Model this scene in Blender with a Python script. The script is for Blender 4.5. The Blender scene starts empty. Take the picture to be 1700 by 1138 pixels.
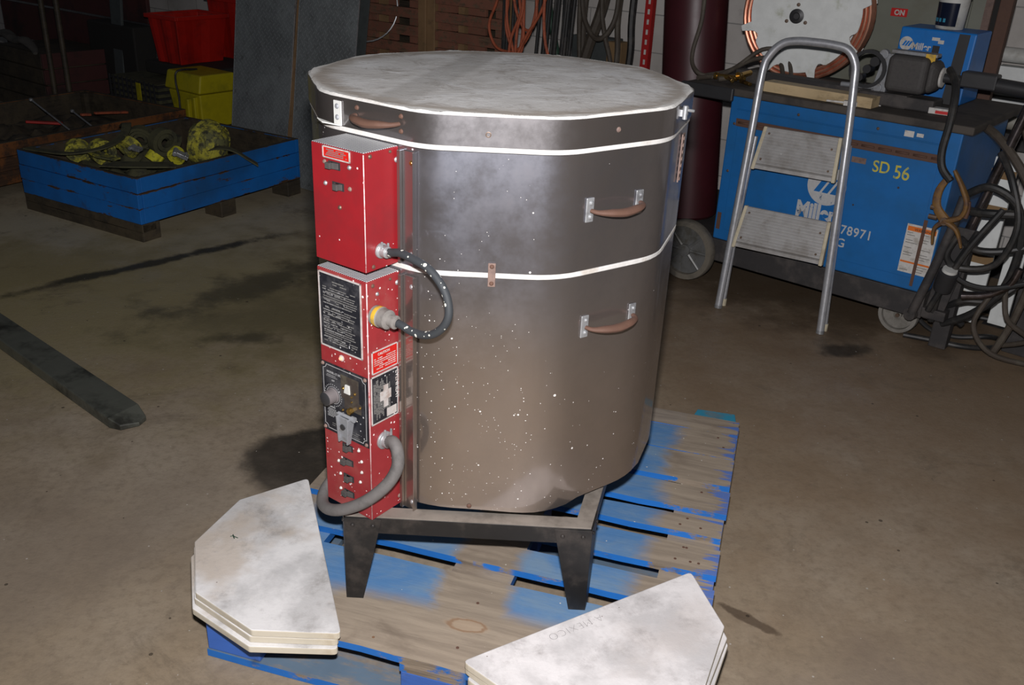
import bpy, bmesh, math, random
from mathutils import Vector, Matrix
random.seed(11)
PI = math.pi
R_ = math.radians
scene = bpy.context.scene
COL = scene.collection

# ------------------------------------------------------------------ materials
def nt(name):
    m = bpy.data.materials.new(name); m.use_nodes = True
    n = m.node_tree.nodes; l = m.node_tree.links
    return m, n, l, n['Principled BSDF']

class G:
    """small helper for node graphs"""
    def __init__(s, n, l): s.n, s.l = n, l; s._c = None
    def link(s, a, sock):
        if isinstance(a, (int, float)): sock.default_value = a
        elif isinstance(a, (tuple, list)):
            sock.default_value = (*a, 1) if len(a) == 3 and sock.type == 'RGBA' else a
        else: s.l.new(a, sock)
    def co(s):
        if not s._c: s._c = s.n.new('ShaderNodeTexCoord').outputs['Object']
        return s._c
    def map(s, scale=(1, 1, 1), loc=(0, 0, 0), rot=(0, 0, 0)):
        m = s.n.new('ShaderNodeMapping'); s.l.new(s.co(), m.inputs[0])
        m.inputs['Scale'].default_value = scale; m.inputs['Location'].default_value = loc; m.inputs['Rotation'].default_value = rot
        return m.outputs[0]
    def noise(s, scale, vec=None, detail=4, rough=.6, dist=0):
        t = s.n.new('ShaderNodeTexNoise'); s.l.new(vec or s.co(), t.inputs['Vector'])
        t.inputs['Scale'].default_value = scale; t.inputs['Detail'].default_value = detail
        t.inputs['Roughness'].default_value = rough; t.inputs['Distortion'].default_value = dist
        return t.outputs['Fac']
    def ramp(s, f, a, b, lo=0., hi=1.):
        r = s.n.new('ShaderNodeMapRange'); r.interpolation_type = 'SMOOTHSTEP'
        s.link(f, r.inputs[0]); r.inputs[1].default_value = a; r.inputs[2].default_value = b
        r.inputs[3].default_value = lo; r.inputs[4].default_value = hi
        return r.outputs[0]
    def m(s, op, a, b=0., c=0.):
        q = s.n.new('ShaderNodeMath'); q.operation = op
        s.link(a, q.inputs[0]); s.link(b, q.inputs[1]); s.link(c, q.inputs[2])
        return q.outputs[0]
    def mix(s, f, a, b):
        q = s.n.new('ShaderNodeMix'); q.data_type = 'RGBA'
        s.link(f, q.inputs[0]); s.link(a, q.inputs[6]); s.link(b, q.inputs[7])
        return q.outputs[2]
    def xyz(s, vec=None):
        q = s.n.new('ShaderNodeSeparateXYZ'); s.l.new(vec or s.co(), q.inputs[0]); return q.outputs
    def dots(s, scale, size, frac, vec=None):
        v = s.n.new('ShaderNodeTexVoronoi'); s.l.new(vec or s.co(), v.inputs['Vector'])
        v.inputs['Scale'].default_value = scale
        c = s.n.new('ShaderNodeSeparateColor'); s.l.new(v.outputs['Color'], c.inputs[0])
        a = s.m('LESS_THAN', v.outputs['Distance'], s.m('MULTIPLY', c.outputs[1], size))
        return s.m('MULTIPLY', a, s.m('LESS_THAN', c.outputs[0], frac))
    def bump(s, h, strength, dist, bs):
        b = s.n.new('ShaderNodeBump'); s.l.new(h, b.inputs['Height'])
        b.inputs['Strength'].default_value = strength; b.inputs['Distance'].default_value = dist
        s.l.new(b.outputs[0], bs.inputs['Normal'])

def mat(name, col, rough=.6, metal=0., dirt=None, dscale=8, damt=(.45, .7), stretch=(1, 1, 1),
        spots=None, bump=0, bscale=60, bdist=.002, ior=None, rvar=0):
    """painted / plain surface with one layer of dirt or wear and optional specks"""
    m, n, l, bs = nt(name); g = G(n, l)
    c = col
    v = g.map(stretch) if stretch != (1, 1, 1) else g.co()
    f = g.noise(dscale, v, 5, .65)
    c = g.mix(g.ramp(g.noise(dscale * 3.1, v, 3), .3, .7, 0, .35), col, tuple(x * .72 for x in col))
    if dirt: c = g.mix(g.ramp(f, damt[0], damt[1]), c, dirt)
    if spots:
        for (sc, size, frac, scol) in spots: c = g.mix(g.dots(sc, size, frac), c, scol)
    g.link(c, bs.inputs['Base Color'])
    bs.inputs['Metallic'].default_value = metal
    if rvar: l.new(g.ramp(f, .3, .7, rough - rvar, rough + rvar), bs.inputs['Roughness'])
    else: bs.inputs['Roughness'].default_value = rough
    if bump: g.bump(g.noise(bscale, v, 4), bump, bdist, bs)
    return m

def m_floor():
    m, n, l, bs = nt('concrete_floor'); g = G(n, l)
    big = g.noise(1.1, None, 5, .6, .4); mid = g.noise(4.5, None, 6, .7, .3); fine = g.noise(38, None, 5, .7)
    c = g.mix(g.ramp(big, .35, .65), (.30, .232, .158), (.355, .295, .225))
    c = g.mix(g.ramp(mid, .4, .72, 0, .6), c, (.19, .145, .098))
    c = g.mix(g.ramp(fine, .42, .75, 0, .5), c, (.165, .128, .09))
    x, y, z = g.xyz()
    wob = g.noise(5, None, 5, .65)
    def blob(cx, cy, rx, ry, rot, soft, amp=.5):
        ca, sa = math.cos(rot), math.sin(rot)
        dx = g.m('SUBTRACT', x, cx); dy = g.m('SUBTRACT', y, cy)
        u = g.m('ADD', g.m('MULTIPLY', dx, ca / rx), g.m('MULTIPLY', dy, sa / rx))
        v = g.m('ADD', g.m('MULTIPLY', dx, -sa / ry), g.m('MULTIPLY', dy, ca / ry))
        d = g.m('SQRT', g.m('ADD', g.m('MULTIPLY', u, u), g.m('MULTIPLY', v, v)))
        d = g.m('ADD', d, g.m('MULTIPLY', g.m('SUBTRACT', wob, .5), amp * 2))
        return g.ramp(d, 1 - soft, 1 + soft, 1, 0)
    # olive oily haze on the left of the floor, darker puddles and patches, tyre line
    for (b, colr, k) in [
        (blob(-1.9, 4.1, 1.7, 1.0, .3, .5, .7), (.52, .45, .31), .85),  # floor colour lightened here to make up for the flash falloff
        (blob(-1.35, 3.5, 1.25, .75, .3, .7, 1.0), (.25, .205, .09), .7),
        (blob(-2.2, 3.7, .6, .35, .2, .5, 1.0), (.30, .245, .12), .7),
        (blob(-2.0, 4.0, 1.1, .85, .4, .6, .9), (.44, .38, .25), .0),
        (blob(.3, 5.0, 1.2, 1.5, 0, .6, .9), (.15, .105, .065), .75),
        (blob(1.9, 3.2, 1.5, 1.3, 0, .8, .9), (.22, .145, .085), .7),
        (blob(1.3, 4.1, .95, .55, -.68, .4, .8), (.085, .06, .038), .8),  # darker patch around the welder
        (blob(-1.05, 3.75, .55, .10, .9, .7, 2.0), (.05, .045, .03), .7),
        (blob(-.98, 3.15, .12, .05, .2, .6, 1.6), (.035, .032, .022), .75),
        (blob(-.85, 3.45, .45, .30, .5, .8, 1.6), (.10, .085, .045), .6),
        (blob(-.50, 2.33, .27, .20, 0, .12, .30), (.012, .011, .009), .93),
        (blob(-1.63, 3.87, .62, .035, .80, .5, 1.6), (.015, .015, .011), .85),
        (blob(.585, 1.74, .06, .012, -.7, .3, 2.4), (.06, .038, .024), .7),
        (blob(.75, 1.45, .3, .14, .5, .7, 1.0), (.19, .155, .13), .5),
        (blob(1.30, 3.3, .10, .045, .3, .5, 1.4), (.02, .015, .01), .8),
        (blob(-1.15, 1.85, .6, .25, .6, .8, 1.0), (.21, .17, .135), .5)]:
        c = g.mix(g.m('MULTIPLY', b, k), c, colr)
    # a few dark scabs, pale grit and the pale scratch lines
    sc = g.m('MULTIPLY', g.ramp(g.noise(16, None, 6, .8), .66, .72), .8)
    c = g.mix(sc, c, (.022, .018, .013))
    c = g.mix(g.ramp(g.noise(2.4, None, 8, .75, .6), .54, .68, 0, .45), c, (.11, .088, .062))
    c = g.mix(g.dots(55, .16, .10), c, (.42, .38, .33))
    c = g.mix(g.m('MULTIPLY', g.dots(24, .14, .12), .7), c, (.028, .02, .015))
    g.link(c, bs.inputs['Base Color'])
    l.new(g.ramp(mid, .3, .7, .42, .72), bs.inputs['Roughness'])
    bs.inputs['Specular IOR Level'].default_value = .35
    g.bump(g.noise(70, None, 6, .7), .35, .003, bs)
    return m

def m_steel(name, tint=(.37, .395, .475), specks=.85, blot=.30, dust=.12):
    m, n, l, bs = nt(name); g = G(n, l)
    st = g.map((1, 1, .3)); v = g.noise(2.6, st, 4, .5, .4); sm = g.noise(13, None, 7, .7)
    c = g.mix(g.ramp(v, .3, .75), tint, tuple(t * .78 for t in tint))
    c = g.mix(g.ramp(sm, .45, .8, 0, blot), c, (.24, .20, .175))
    x, y, z = g.xyz()
    c = g.mix(g.ramp(g.m('ADD', z, g.m('MULTIPLY', v, .2)), .70, .40), c, (.43, .375, .34))
    low = g.ramp(z, .62, .0, .12, 1)
    left = g.ramp(x, .26, -.22, .10, 1.)
    dens = g.m('MULTIPLY', g.m('MULTIPLY', low, left), g.ramp(g.noise(4), .35, .6, .25, 1))
    d1 = g.m('MAXIMUM', g.dots(120, .26, g.m('MULTIPLY', dens, .16 * specks)), g.m('MAXIMUM', g.dots(210, .34, g.m('MULTIPLY', dens, .14 * specks)), g.dots(330, .40, g.m('MULTIPLY', dens, .10 * specks)))); d2 = g.dots(44, .15, g.m('MULTIPLY', dens, .16 * specks))
    sp = g.m('MAXIMUM', d1, d2)
    c = g.mix(sp, c, (.62, .60, .57))
    for b, rr in ((bs, (.30, .46)),):
        g.link(c, b.inputs['Base Color']); l.new(g.m('SUBTRACT', 1., sp), b.inputs['Metallic'])
        l.new(g.ramp(sm, .3, .75, *rr), b.inputs['Roughness'])
    b2 = n.new('ShaderNodeBsdfPrincipled'); g.link(c, b2.inputs['Base Color'])
    l.new(g.m('SUBTRACT', 1., sp), b2.inputs['Metallic']); b2.inputs['Roughness'].default_value = .10
    wav = g.noise(3.2, None, 2, .4)
    for b in (bs, b2): g.bump(wav, .25, .02, b)
    mx = n.new('ShaderNodeMixShader'); mx.inputs[0].default_value = .46
    l.new(bs.outputs[0], mx.inputs[1]); l.new(b2.outputs[0], mx.inputs[2])
    # thin film of dust baked on the sheet
    du = n.new('ShaderNodeBsdfDiffuse'); g.link(g.mix(sp, g.mix(g.ramp(sm, .35, .7), (.30, .255, .225), (.22, .185, .16)), (.62, .60, .57)), du.inputs[0])
    m2 = n.new('ShaderNodeMixShader'); l.new(g.m('MAXIMUM', g.ramp(v, .3, .7, dust * .7, dust * 1.3), sp), m2.inputs[0])
    l.new(mx.outputs[0], m2.inputs[1]); l.new(du.outputs[0], m2.inputs[2])
    l.new(m2.outputs[0], n['Material Output'].inputs['Surface'])
    return m

def m_kilnwash(name, base=(.70, .685, .675), tan=(.46, .38, .30), dark=(.23, .21, .195), off=0., tanamt=.7, scale=1.0):
    m, n, l, bs = nt(name); g = G(n, l)
    v = g.map((scale, scale, scale), (off, off * 1.7, 0))
    a = g.noise(4.2, v, 7, .62, .15); b = g.noise(6.5, v, 8, .72, .2); c3 = g.noise(60, v, 4, .7)
    c = g.mix(g.ramp(a, .42, .58), base, tuple(q * .72 for q in base))
    c = g.mix(g.ramp(g.noise(4.3, g.map((scale,) * 3, (off + 4, 2, 1)), 4, .55), .52, .68, 0, tanamt), c, tan)
    c = g.mix(g.ramp(b, .53, .74, 0, .75), c, dark)
    c = g.mix(g.ramp(g.noise(15, v, 7, .75, .15), .50, .74, 0, .45), c, dark)
    c = g.mix(g.ramp(c3, .5, .8, 0, .25), c, tuple(q * .6 for q in base))
    c = g.mix(g.m('MULTIPLY', g.dots(30, .07, .25), .7), c, (.16, .12, .10))
    g.link(c, bs.inputs['Base Color']); bs.inputs['Roughness'].default_value = .85
    g.bump(c3, .3, .002, bs)
    return m

def m_lid():
    m, n, l, bs = nt('lid_refractory_top'); g = G(n, l)
    a = g.noise(4, None, 5, .6, .7); b = g.noise(11, None, 7, .75, .6); s = g.noise(34, g.map((.35, 1, 1), rot=(0, 0, .3)), 5, .7)
    c = g.mix(g.ramp(a, .38, .62), (.74, .735, .725), (.57, .55, .525))
    c = g.mix(g.ramp(b, .50, .70, 0, .75), c, (.30, .265, .23))
    c = g.mix(g.ramp(g.noise(26, None, 6, .8), .56, .66, 0, .55), c, (.36, .32, .28))
    c = g.mix(g.ramp(s, .55, .66, 0, .9), c, (.80, .80, .79))
    x, y, z = g.xyz()
    r = g.m('SQRT', g.m('ADD', g.m('MULTIPLY', x, x), g.m('MULTIPLY', y, y)))
    # old pale rings left by pots and the darker band wiped across the lid
    dx = g.m('SUBTRACT', x, .06); dy = g.m('SUBTRACT', y, .02)
    r2 = g.m('SQRT', g.m('ADD', g.m('MULTIPLY', dx, dx), g.m('MULTIPLY', dy, dy)))
    ring = g.ramp(g.m('ABSOLUTE', g.m('SUBTRACT', r2, .2)), .004, .014, .5, 0)
    c = g.mix(ring, c, (.70, .70, .70))
    band = g.ramp(g.m('ABSOLUTE', g.m('ADD', g.m('ADD', x, .12), g.m('MULTIPLY', y, -.22))), .028, .05, .6, 0)
    c = g.mix(g.m('MULTIPLY', band, .8), c, (.34, .32, .295))
    c = g.mix(g.ramp(g.m('ADD', r, g.m('MULTIPLY', s, .12)), .38, .43, 0, .8), c, (.33, .28, .23))
    edge = g.ramp(g.m('ADD', r, g.m('MULTIPLY', b, .05)), .395, .415, 0, .85)
    c = g.mix(edge, c, (.74, .73, .70))
    g.link(c, bs.inputs['Base Color']); bs.inputs['Roughness'].default_value = .9
    g.bump(g.m('ADD', b, g.m('MULTIPLY', s, .4)), .5, .004, bs)
    return m

def m_deck():
    m, n, l, bs = nt('worn_blue_deck'); g = G(n, l)
    x, y, z = g.xyz()
    grain = g.noise(9, g.map((.45, 5, 3)), 6, .65, .25); blot = g.noise(7, g.map((.7, 1.4, 1)), 5, .65, .4)
    jit = g.m('MULTIPLY', g.m('SUBTRACT', blot, .5), .13)
    xj = g.m('ADD', x, jit); yj = g.m('ADD', y, g.m('MULTIPLY', jit, .7))
    band = g.m('MULTIPLY', g.ramp(xj, .425, .47), g.ramp(xj, .58, .63, 1, 0))
    right = g.ramp(xj, .82, .88); left = g.ramp(xj, .03, .09, 1, 0)
    near = g.m('MULTIPLY', g.ramp(g.m('SUBTRACT', yj, g.m('MULTIPLY', x, .10)), .09, .15, 1, 0), 1.)
    far = g.ramp(y, 1.115, 1.13, 0, .95)
    wear = g.m('MAXIMUM', g.m('MAXIMUM', band, right), g.m('MAXIMUM', g.m('MAXIMUM', near, left), far))
    wear = g.m('MAXIMUM', wear, g.ramp(grain, .62, .80, 0, .5))
    wood = g.mix(g.ramp(grain, .3, .7), (.33, .27, .205), (.23, .185, .14))
    wood = g.mix(g.ramp(blot, .5, .75, 0, .7), wood, (.15, .115, .085))
    blue = g.mix(g.ramp(blot, .35, .7), (.07, .19, .40), (.16, .25, .36))
    c = g.mix(wear, blue, wood)
    tip = g.m('MULTIPLY', g.ramp(g.m('ADD', x, g.m('MULTIPLY', g.m('SUBTRACT', grain, .5), .30)), 1.005, 1.025), .8)
    c = g.mix(tip, c, (.05, .15, .50))
    knot = g.dots(11, .10, .32)
    c = g.mix(g.m('MULTIPLY', knot, .8), c, (.17, .075, .03))
    kx = g.m('DIVIDE', g.m('SUBTRACT', x, .546), .045); ky = g.m('DIVIDE', g.m('SUBTRACT', y, .126), .022)
    kd = g.m('ADD', g.m('SQRT', g.m('ADD', g.m('MULTIPLY', kx, kx), g.m('MULTIPLY', ky, ky))), g.m('MULTIPLY', g.m('SUBTRACT', blot, .5), 2.0))
    c = g.mix(g.ramp(kd, .6, 1.2, .6, 0), c, (.38, .28, .19))
    c = g.mix(g.ramp(g.m('ABSOLUTE', g.m('SUBTRACT', kd, .75)), .03, .2, .6, 0), c, (.20, .10, .045))
    c = g.mix(g.dots(80, .2, .06), c, (.6, .57, .5))
    g.link(c, bs.inputs['Base Color']); bs.inputs['Roughness'].default_value = .75
    g.bump(grain, .4, .003, bs)
    return m

def m_board(name, col, wood, amt=(.5, .62), dscale=5, stretch=(1, 1, 1), bands=False, joints=None):
    """paint flaking off timber, with grain"""
    m, n, l, bs = nt(name); g = G(n, l)
    gr = g.noise(9, g.map((.6, .6, 9)), 5, .7, .3); f = g.noise(dscale, g.map(stretch), 7, .75)
    w = g.mix(g.ramp(gr, .35, .7), wood, tuple(q * .5 for q in wood))
    c = g.mix(g.ramp(g.noise(3), .3, .7), col, tuple(q * .7 for q in col))
    x, y, z = g.xyz()
    if joints:
        z0, hh = joints; fr = g.m('ABSOLUTE', g.m('SUBTRACT', g.m('FRACT', g.m('ADD', g.m('DIVIDE', g.m('SUBTRACT', z, z0), hh), .5)), .5))
        f = g.m('ADD', f, g.ramp(fr, .0, .16, .10, 0))
        c = g.mix(g.ramp(g.noise(2.2), .45, .7, 0, .55), c, (.012, .06, .15))
    if bands:
        xj = g.m('ADD', x, g.m('MULTIPLY', g.m('SUBTRACT', f, .5), .2))
        f = g.m('ADD', f, g.m('MULTIPLY', g.m('MAXIMUM', g.m('MULTIPLY', g.ramp(xj, .44, .48), g.ramp(xj, .57, .61, 1, 0)), g.m('MULTIPLY', g.ramp(xj, .84, .90), g.ramp(x, .99, 1.01, 1, 0))), .14))
    c = g.mix(g.ramp(f, *amt), c, w)
    c = g.mix(g.ramp(g.noise(14, None, 5), .58, .8, 0, .6), c, (.03, .025, .02))
    g.link(c, bs.inputs['Base Color']); bs.inputs['Roughness'].default_value = .6
    g.bump(gr, .4, .002, bs)
    return m

def m_perf():
    m, n, l, bs = nt('perforated_sheet'); g = G(n, l)
    x, y, z = g.xyz(g.map((1, 1, 1), rot=(0, 0, R_(36)))) 
    fx = g.m('SINE', g.m('MULTIPLY', x, 2 * PI / .0105)); fy = g.m('SINE', g.m('MULTIPLY', y, 2 * PI / .0105))
    h = g.ramp(g.m('MULTIPLY', fx, fy), .22, .3)
    h2 = g.ramp(g.m('MULTIPLY', fx, fy), -.22, -.3)
    hole = g.m('MAXIMUM', h, h2)
    c = g.mix(hole, (.86, .86, .86), (.14, .15, .17))
    g.link(c, bs.inputs['Base Color']); bs.inputs['Roughness'].default_value = .5; bs.inputs['Metallic'].default_value = .2
    return m

def m_diamond():
    m, n, l, bs = nt('diamond_plate_steel'); g = G(n, l)
    x, y, z = g.xyz()
    s = .036
    def lug(ox, oz, sgn):
        u = g.m('SUBTRACT', g.m('FRACT', g.m('DIVIDE', g.m('ADD', x, ox + 9), s)), .5)
        v = g.m('SUBTRACT', g.m('FRACT', g.m('DIVIDE', g.m('ADD', z, oz + 9), s)), .5)
        a = g.m('MULTIPLY', g.m('ADD', u, g.m('MULTIPLY', v, sgn)), .707)
        b = g.m('MULTIPLY', g.m('SUBTRACT', v, g.m('MULTIPLY', u, sgn)), .707)
        d = g.m('ADD', g.m('POWER', g.m('ABSOLUTE', g.m('DIVIDE', a, .34)), 2.), g.m('POWER', g.m('ABSOLUTE', g.m('DIVIDE', b, .085)), 2.))
        return g.ramp(d, .6, 1.1, 1, 0)
    h = g.m('MAXIMUM', lug(0, 0, 1), lug(s / 2, s / 2, -1))
    f = g.noise(3.5, None, 6, .7, .5); f2 = g.noise(20, None, 5, .7)
    c = g.mix(g.ramp(f, .35, .65), (.30, .325, .33), (.20, .215, .22))
    c = g.mix(g.ramp(f2, .5, .75, 0, .6), c, (.10, .10, .095))
    c = g.mix(g.m('MULTIPLY', h, .5), c, (.40, .42, .43))
    g.link(c, bs.inputs['Base Color']); bs.inputs['Roughness'].default_value = .5; bs.inputs['Metallic'].default_value = .35
    g.bump(h, .5, .002, bs)
    return m

def m_block():
    m, n, l, bs = nt('painted_block_wall'); g = G(n, l)
    v = g.map((1, 1, 1), (0, 0, 0), (PI / 2, 0, 0))
    b = n.new('ShaderNodeTexBrick'); l.new(v, b.inputs['Vector'])
    b.inputs['Scale'].default_value = 1; b.inputs['Brick Width'].default_value = .40; b.inputs['Row Height'].default_value = .20
    b.inputs['Mortar Size'].default_value = .0035; b.inputs['Mortar Smooth'].default_value = .5
    b.inputs['Color1'].default_value = (.62, .585, .55, 1); b.inputs['Color2'].default_value = (.55, .52, .49, 1)
    b.inputs['Mortar'].default_value = (.30, .29, .28, 1)
    f = g.noise(2.5, None, 5); c = g.mix(g.ramp(f, .4, .75, 0, .7), b.outputs['Color'], (.33, .30, .27))
    c = g.mix(g.ramp(g.noise(12, None, 6, .8), .6, .75, 0, .6), c, (.16, .14, .12))
    g.link(c, bs.inputs['Base Color']); bs.inputs['Roughness'].default_value = .7
    g.bump(g.m('SUBTRACT', g.m('MULTIPLY', g.noise(90), .15), b.outputs['Fac']), .6, .004, bs)
    return m

def m_cord():
    m, n, l, bs = nt('braided_cord_sleeve'); g = G(n, l)
    d = g.dots(110, .40, .62)
    g.link(g.mix(d, (.03, .034, .038), (.62, .62, .55)), bs.inputs['Base Color']); bs.inputs['Roughness'].default_value = .7
    return m

def m_strap():
    m, n, l, bs = nt('yellow_webbing'); g = G(n, l)
    w = g.noise(14, None, 6, .7)
    c = g.mix(g.ramp(w, .40, .58), (.50, .46, .05), (.13, .13, .05))
    c = g.mix(g.ramp(g.noise(40, None, 4), .5, .62, 0, .8), c, (.03, .03, .025))
    g.link(c, bs.inputs['Base Color']); bs.inputs['Roughness'].default_value = .85
    return m

M = {}
def setup():
    M['floor'] = m_floor(); M['steel'] = m_steel('stainless_jacket'); M['lidsteel'] = m_steel('stainless_lid_band', (.42, .41, .43), .0, .35, .10)
    M['wash1'] = m_kilnwash('kiln_wash_tan', off=0.); M['wash2'] = m_kilnwash('kiln_wash_grey', (.68, .655, .65), (.50, .45, .42), (.26, .235, .225), 5.3, .5)
    M['shelfedge'] = mat('shelf_edge_cream', (.56, .51, .41), .85, dirt=(.42, .35, .25), dscale=9)
    M['lid'] = m_lid()
    M['brick'] = mat('firebrick_white', (.64, .625, .60), .9, dirt=(.50, .46, .41), dscale=14, damt=(.5, .7), bump=.4, bscale=90)
    M['red'] = mat('red_enamel', (.275, .013, .018), .38, dirt=(.21, .015, .019), dscale=6, spots=[(95, .22, .10, (.75, .68, .66)), (34, .12, .10, (.8, .74, .72))])
    M['redlow'] = mat('red_enamel_splattered', (.27, .022, .026), .5, dirt=(.27, .05, .046), dscale=9, spots=[(150, .34, .20, (.74, .62, .60)), (70, .20, .14, (.78, .7, .68)), (46, .15, .16, (.82, .78, .75))])
    M['rededge'] = mat('worn_red_edge', (.75, .52, .52), .7, dirt=(.5, .1, .1), dscale=60)
    M['perf'] = m_perf()
    M['black'] = mat('dull_black_plastic', (.03, .03, .032), .45)
    M['dustblack'] = mat('dusty_black_plastic', (.065, .06, .057), .7, dirt=(.05, .045, .045), dscale=60)
    M['knobside'] = mat('dusty_knob', (.16, .14, .14), .7)
    M['blackplate'] = mat('black_label_plate', (.014, .015, .02), .35, dirt=(.05, .05, .055), dscale=25, spots=[(150, .3, .12, (.5, .5, .5)), (60, .13, .12, (.75, .73, .7))])
    M['silver'] = mat('bare_aluminium', (.50, .47, .45), .55, dirt=(.34, .27, .24), dscale=40)
    M['print'] = mat('white_print', (.34, .34, .34), .6)
    M['printdim'] = mat('faded_print', (.17, .165, .155), .6)
    M['redplate'] = mat('red_label_plate', (.52, .012, .008), .4)
    M['zinc'] = mat('zinc_plated', (.46, .47, .48), .42, .6, dirt=(.25, .25, .26), dscale=30)
    M['zincdull'] = mat('cast_zinc', (.30, .31, .33), .6, .3, dirt=(.2, .19, .18), dscale=40)
    M['rust'] = mat('rusty_iron', (.11, .055, .037), .75, dirt=(.11, .055, .035), dscale=22, bump=.3)
    M['rustpale'] = mat('pale_rust', (.21, .14, .115), .75, dirt=(.12, .08, .07), dscale=30)
    M['brass'] = mat('brass_fitting', (.45, .28, .08), .3, .9, dirt=(.12, .08, .03), dscale=25)
    M['yellowcap'] = mat('yellow_plastic', (.72, .44, .04), .5, dirt=(.35, .25, .08), dscale=40)
    M['plug'] = mat('grey_plug_body', (.20, .185, .17), .7, dirt=(.12, .11, .10), dscale=50)
    M['cord'] = m_cord()
    M['greycord'] = mat('dusty_rubber_cord', (.135, .125, .12), .75, dirt=(.08, .075, .072), dscale=20, stretch=(1, 1, 1))
    M['lamp'] = None
    M['stand'] = mat('black_stand_steel', (.016, .015, .015), .45, .2, dirt=(.045, .038, .034), dscale=14, bump=.1)
    M['standtop'] = mat('dusty_stand_flange', (.25, .22, .19), .55, .2, dirt=(.15, .13, .11), dscale=12)
    M['deck'] = m_deck()
    M['deckside'] = m_board('bright_blue_edge', (.012, .15, .52), (.25, .20, .15), (.57, .66), 14, (.5, 1, 1), True)
    M['blueblock'] = m_board('blue_block', (.045, .14, .50), (.14, .17, .24), (.55, .8), 9)
    M['blueunder'] = m_board('grey_blue_board', (.13, .19, .26), (.26, .22, .18), (.45, .6), 5, (.5, 2, 1))
    M['teal'] = m_board('teal_board', (.03, .27, .42), (.12, .2, .24), (.5, .65), 9)
    M['boxblue'] = m_board('flaking_blue_paint', (.006, .15, .52), (.09, .05, .025), (.60, .64), 5, (.7, .7, 3), False, (.085, .0733))
    M['rawdark'] = m_board('dirty_timber', (.085, .065, .04), (.05, .04, .028), (.4, .6), 5)
    M['crateor'] = m_board('orange_brown_timber', (.21, .075, .02), (.07, .035, .018), (.46, .58), 5)
    M['strap'] = m_strap()
    M['strapdark'] = mat('grimy_webbing', (.085, .082, .04), .9, dirt=(.035, .034, .022), dscale=18)
    M['strapbright'] = mat('clean_yellow_webbing', (.62, .58, .03), .8, dirt=(.22, .22, .03), dscale=24, damt=(.5, .6))
    M['diamond'] = m_diamond()
    M['block'] = m_block()
    M['darkbase'] = mat('black_grime', (.02, .018, .016), .8)
    M['tub'] = mat('red_plastic_tub', (.45, .012, .006), .42, dirt=(.22, .01, .008), dscale=5, damt=(.45, .75))
    M['ycase'] = mat('yellow_plastic_case', (.47, .40, .008), .5, dirt=(.30, .27, .01), dscale=7)
    M['maroon'] = mat('maroon_gloss_paint', (.055, .009, .013), .45, dirt=(.04, .006, .008), dscale=3, rvar=.05)
    M['maroondull'] = mat('dull_maroon_boards', (.075, .022, .02), .7, dirt=(.03, .015, .014), dscale=4)
    M['darkgrey'] = mat('dark_grey_board', (.07, .08, .08), .6, dirt=(.04, .045, .045), dscale=6)
    M['wblue'] = mat('blue_machine_enamel', (.012, .145, .43), .42, dirt=(.014, .115, .30), dscale=3.5, damt=(.4, .7), spots=[(19, .09, .14, (.05, .045, .05))])
    M['fblue'] = mat('bright_blue_enamel', (.006, .17, .55), .4, dirt=(.01, .12, .38), dscale=7)
    M['skid'] = mat('grimy_black_skid', (.035, .032, .032), .7, dirt=(.075, .065, .06), dscale=9)
    M['wtop'] = mat('dusty_dark_worktop', (.075, .063, .053), .8, dirt=(.035, .03, .027), dscale=7, bump=.4)
    M['whitepaint'] = mat('scuffed_white_print', (.52, .52, .52), .6, dirt=(.07, .12, .2), dscale=30, damt=(.6, .68))
    M['dirtywhite'] = mat('dirty_white_plastic', (.60, .60, .57), .55, dirt=(.34, .32, .27), dscale=6)
    M['poly'] = mat('white_polythene', (.78, .80, .78), .45, dirt=(.40, .42, .30), dscale=7, damt=(.55, .75))
    M['copper'] = mat('copper_tube', (.75, .36, .24), .33, .75, dirt=(.45, .17, .10), dscale=12)
    M['alu'] = mat('worn_aluminium_tube', (.62, .63, .66), .36, .6, dirt=(.40, .40, .43), dscale=18, rvar=.08)
    M['tread'] = mat('ribbed_aluminium_tread', (.44, .43, .42), .5, .3, dirt=(.29, .27, .25), dscale=9, spots=[(50, .2, .06, (.6, .6, .6))])
    M['cream'] = mat('cream_plastic_end', (.60, .53, .38), .6, dirt=(.40, .34, .24), dscale=12)
    M['lumber'] = m_board('pale_pine', (.62, .47, .27), (.40, .28, .14), (.5, .75), 6, (.5, 2, 2))
    M['bolt'] = mat('old_bolt', (.16, .11, .08), .5, .5)
    M['orange'] = mat('extension_lead', (.42, .10, .045), .55, dirt=(.22, .06, .03), dscale=25)
    M['hosebrown'] = mat('brown_rubber_hose', (.07, .055, .042), .65, dirt=(.10, .085, .065), dscale=16)
    M['hoseblack'] = mat('black_rubber_hose', (.02, .02, .02), .5, dirt=(.05, .045, .04), dscale=16)
    M['hosegreen'] = mat('green_hose', (.02, .055, .035), .55)
    M['redwood'] = m_board('red_stained_slats', (.27, .115, .075), (.17, .11, .07), (.5, .62), 7, (2, 2, 3))
    M['tanwood'] = m_board('tan_slat_edge', (.30, .18, .09), (.18, .12, .06), (.5, .7), 6)
    M['redpost'] = mat('red_slotted_post', (.42, .02, .02), .45)
    M['cab'] = mat('grey_green_cabinet', (.20, .205, .165), .5, dirt=(.16, .155, .115), dscale=3)
    M['onred'] = mat('red_sticker', (.60, .015, .015), .4)
    M['navy'] = mat('dark_blue_label', (.008, .012, .03), .2)
    M['cyan'] = mat('cyan_label_print', (.05, .30, .45), .3)
    M['whiteclean'] = mat('white_sticker', (.62, .60, .57), .5, dirt=(.40, .37, .33), dscale=40)
    M['orangestick'] = mat('orange_sticker_bar', (.72, .17, .02), .5)
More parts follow.
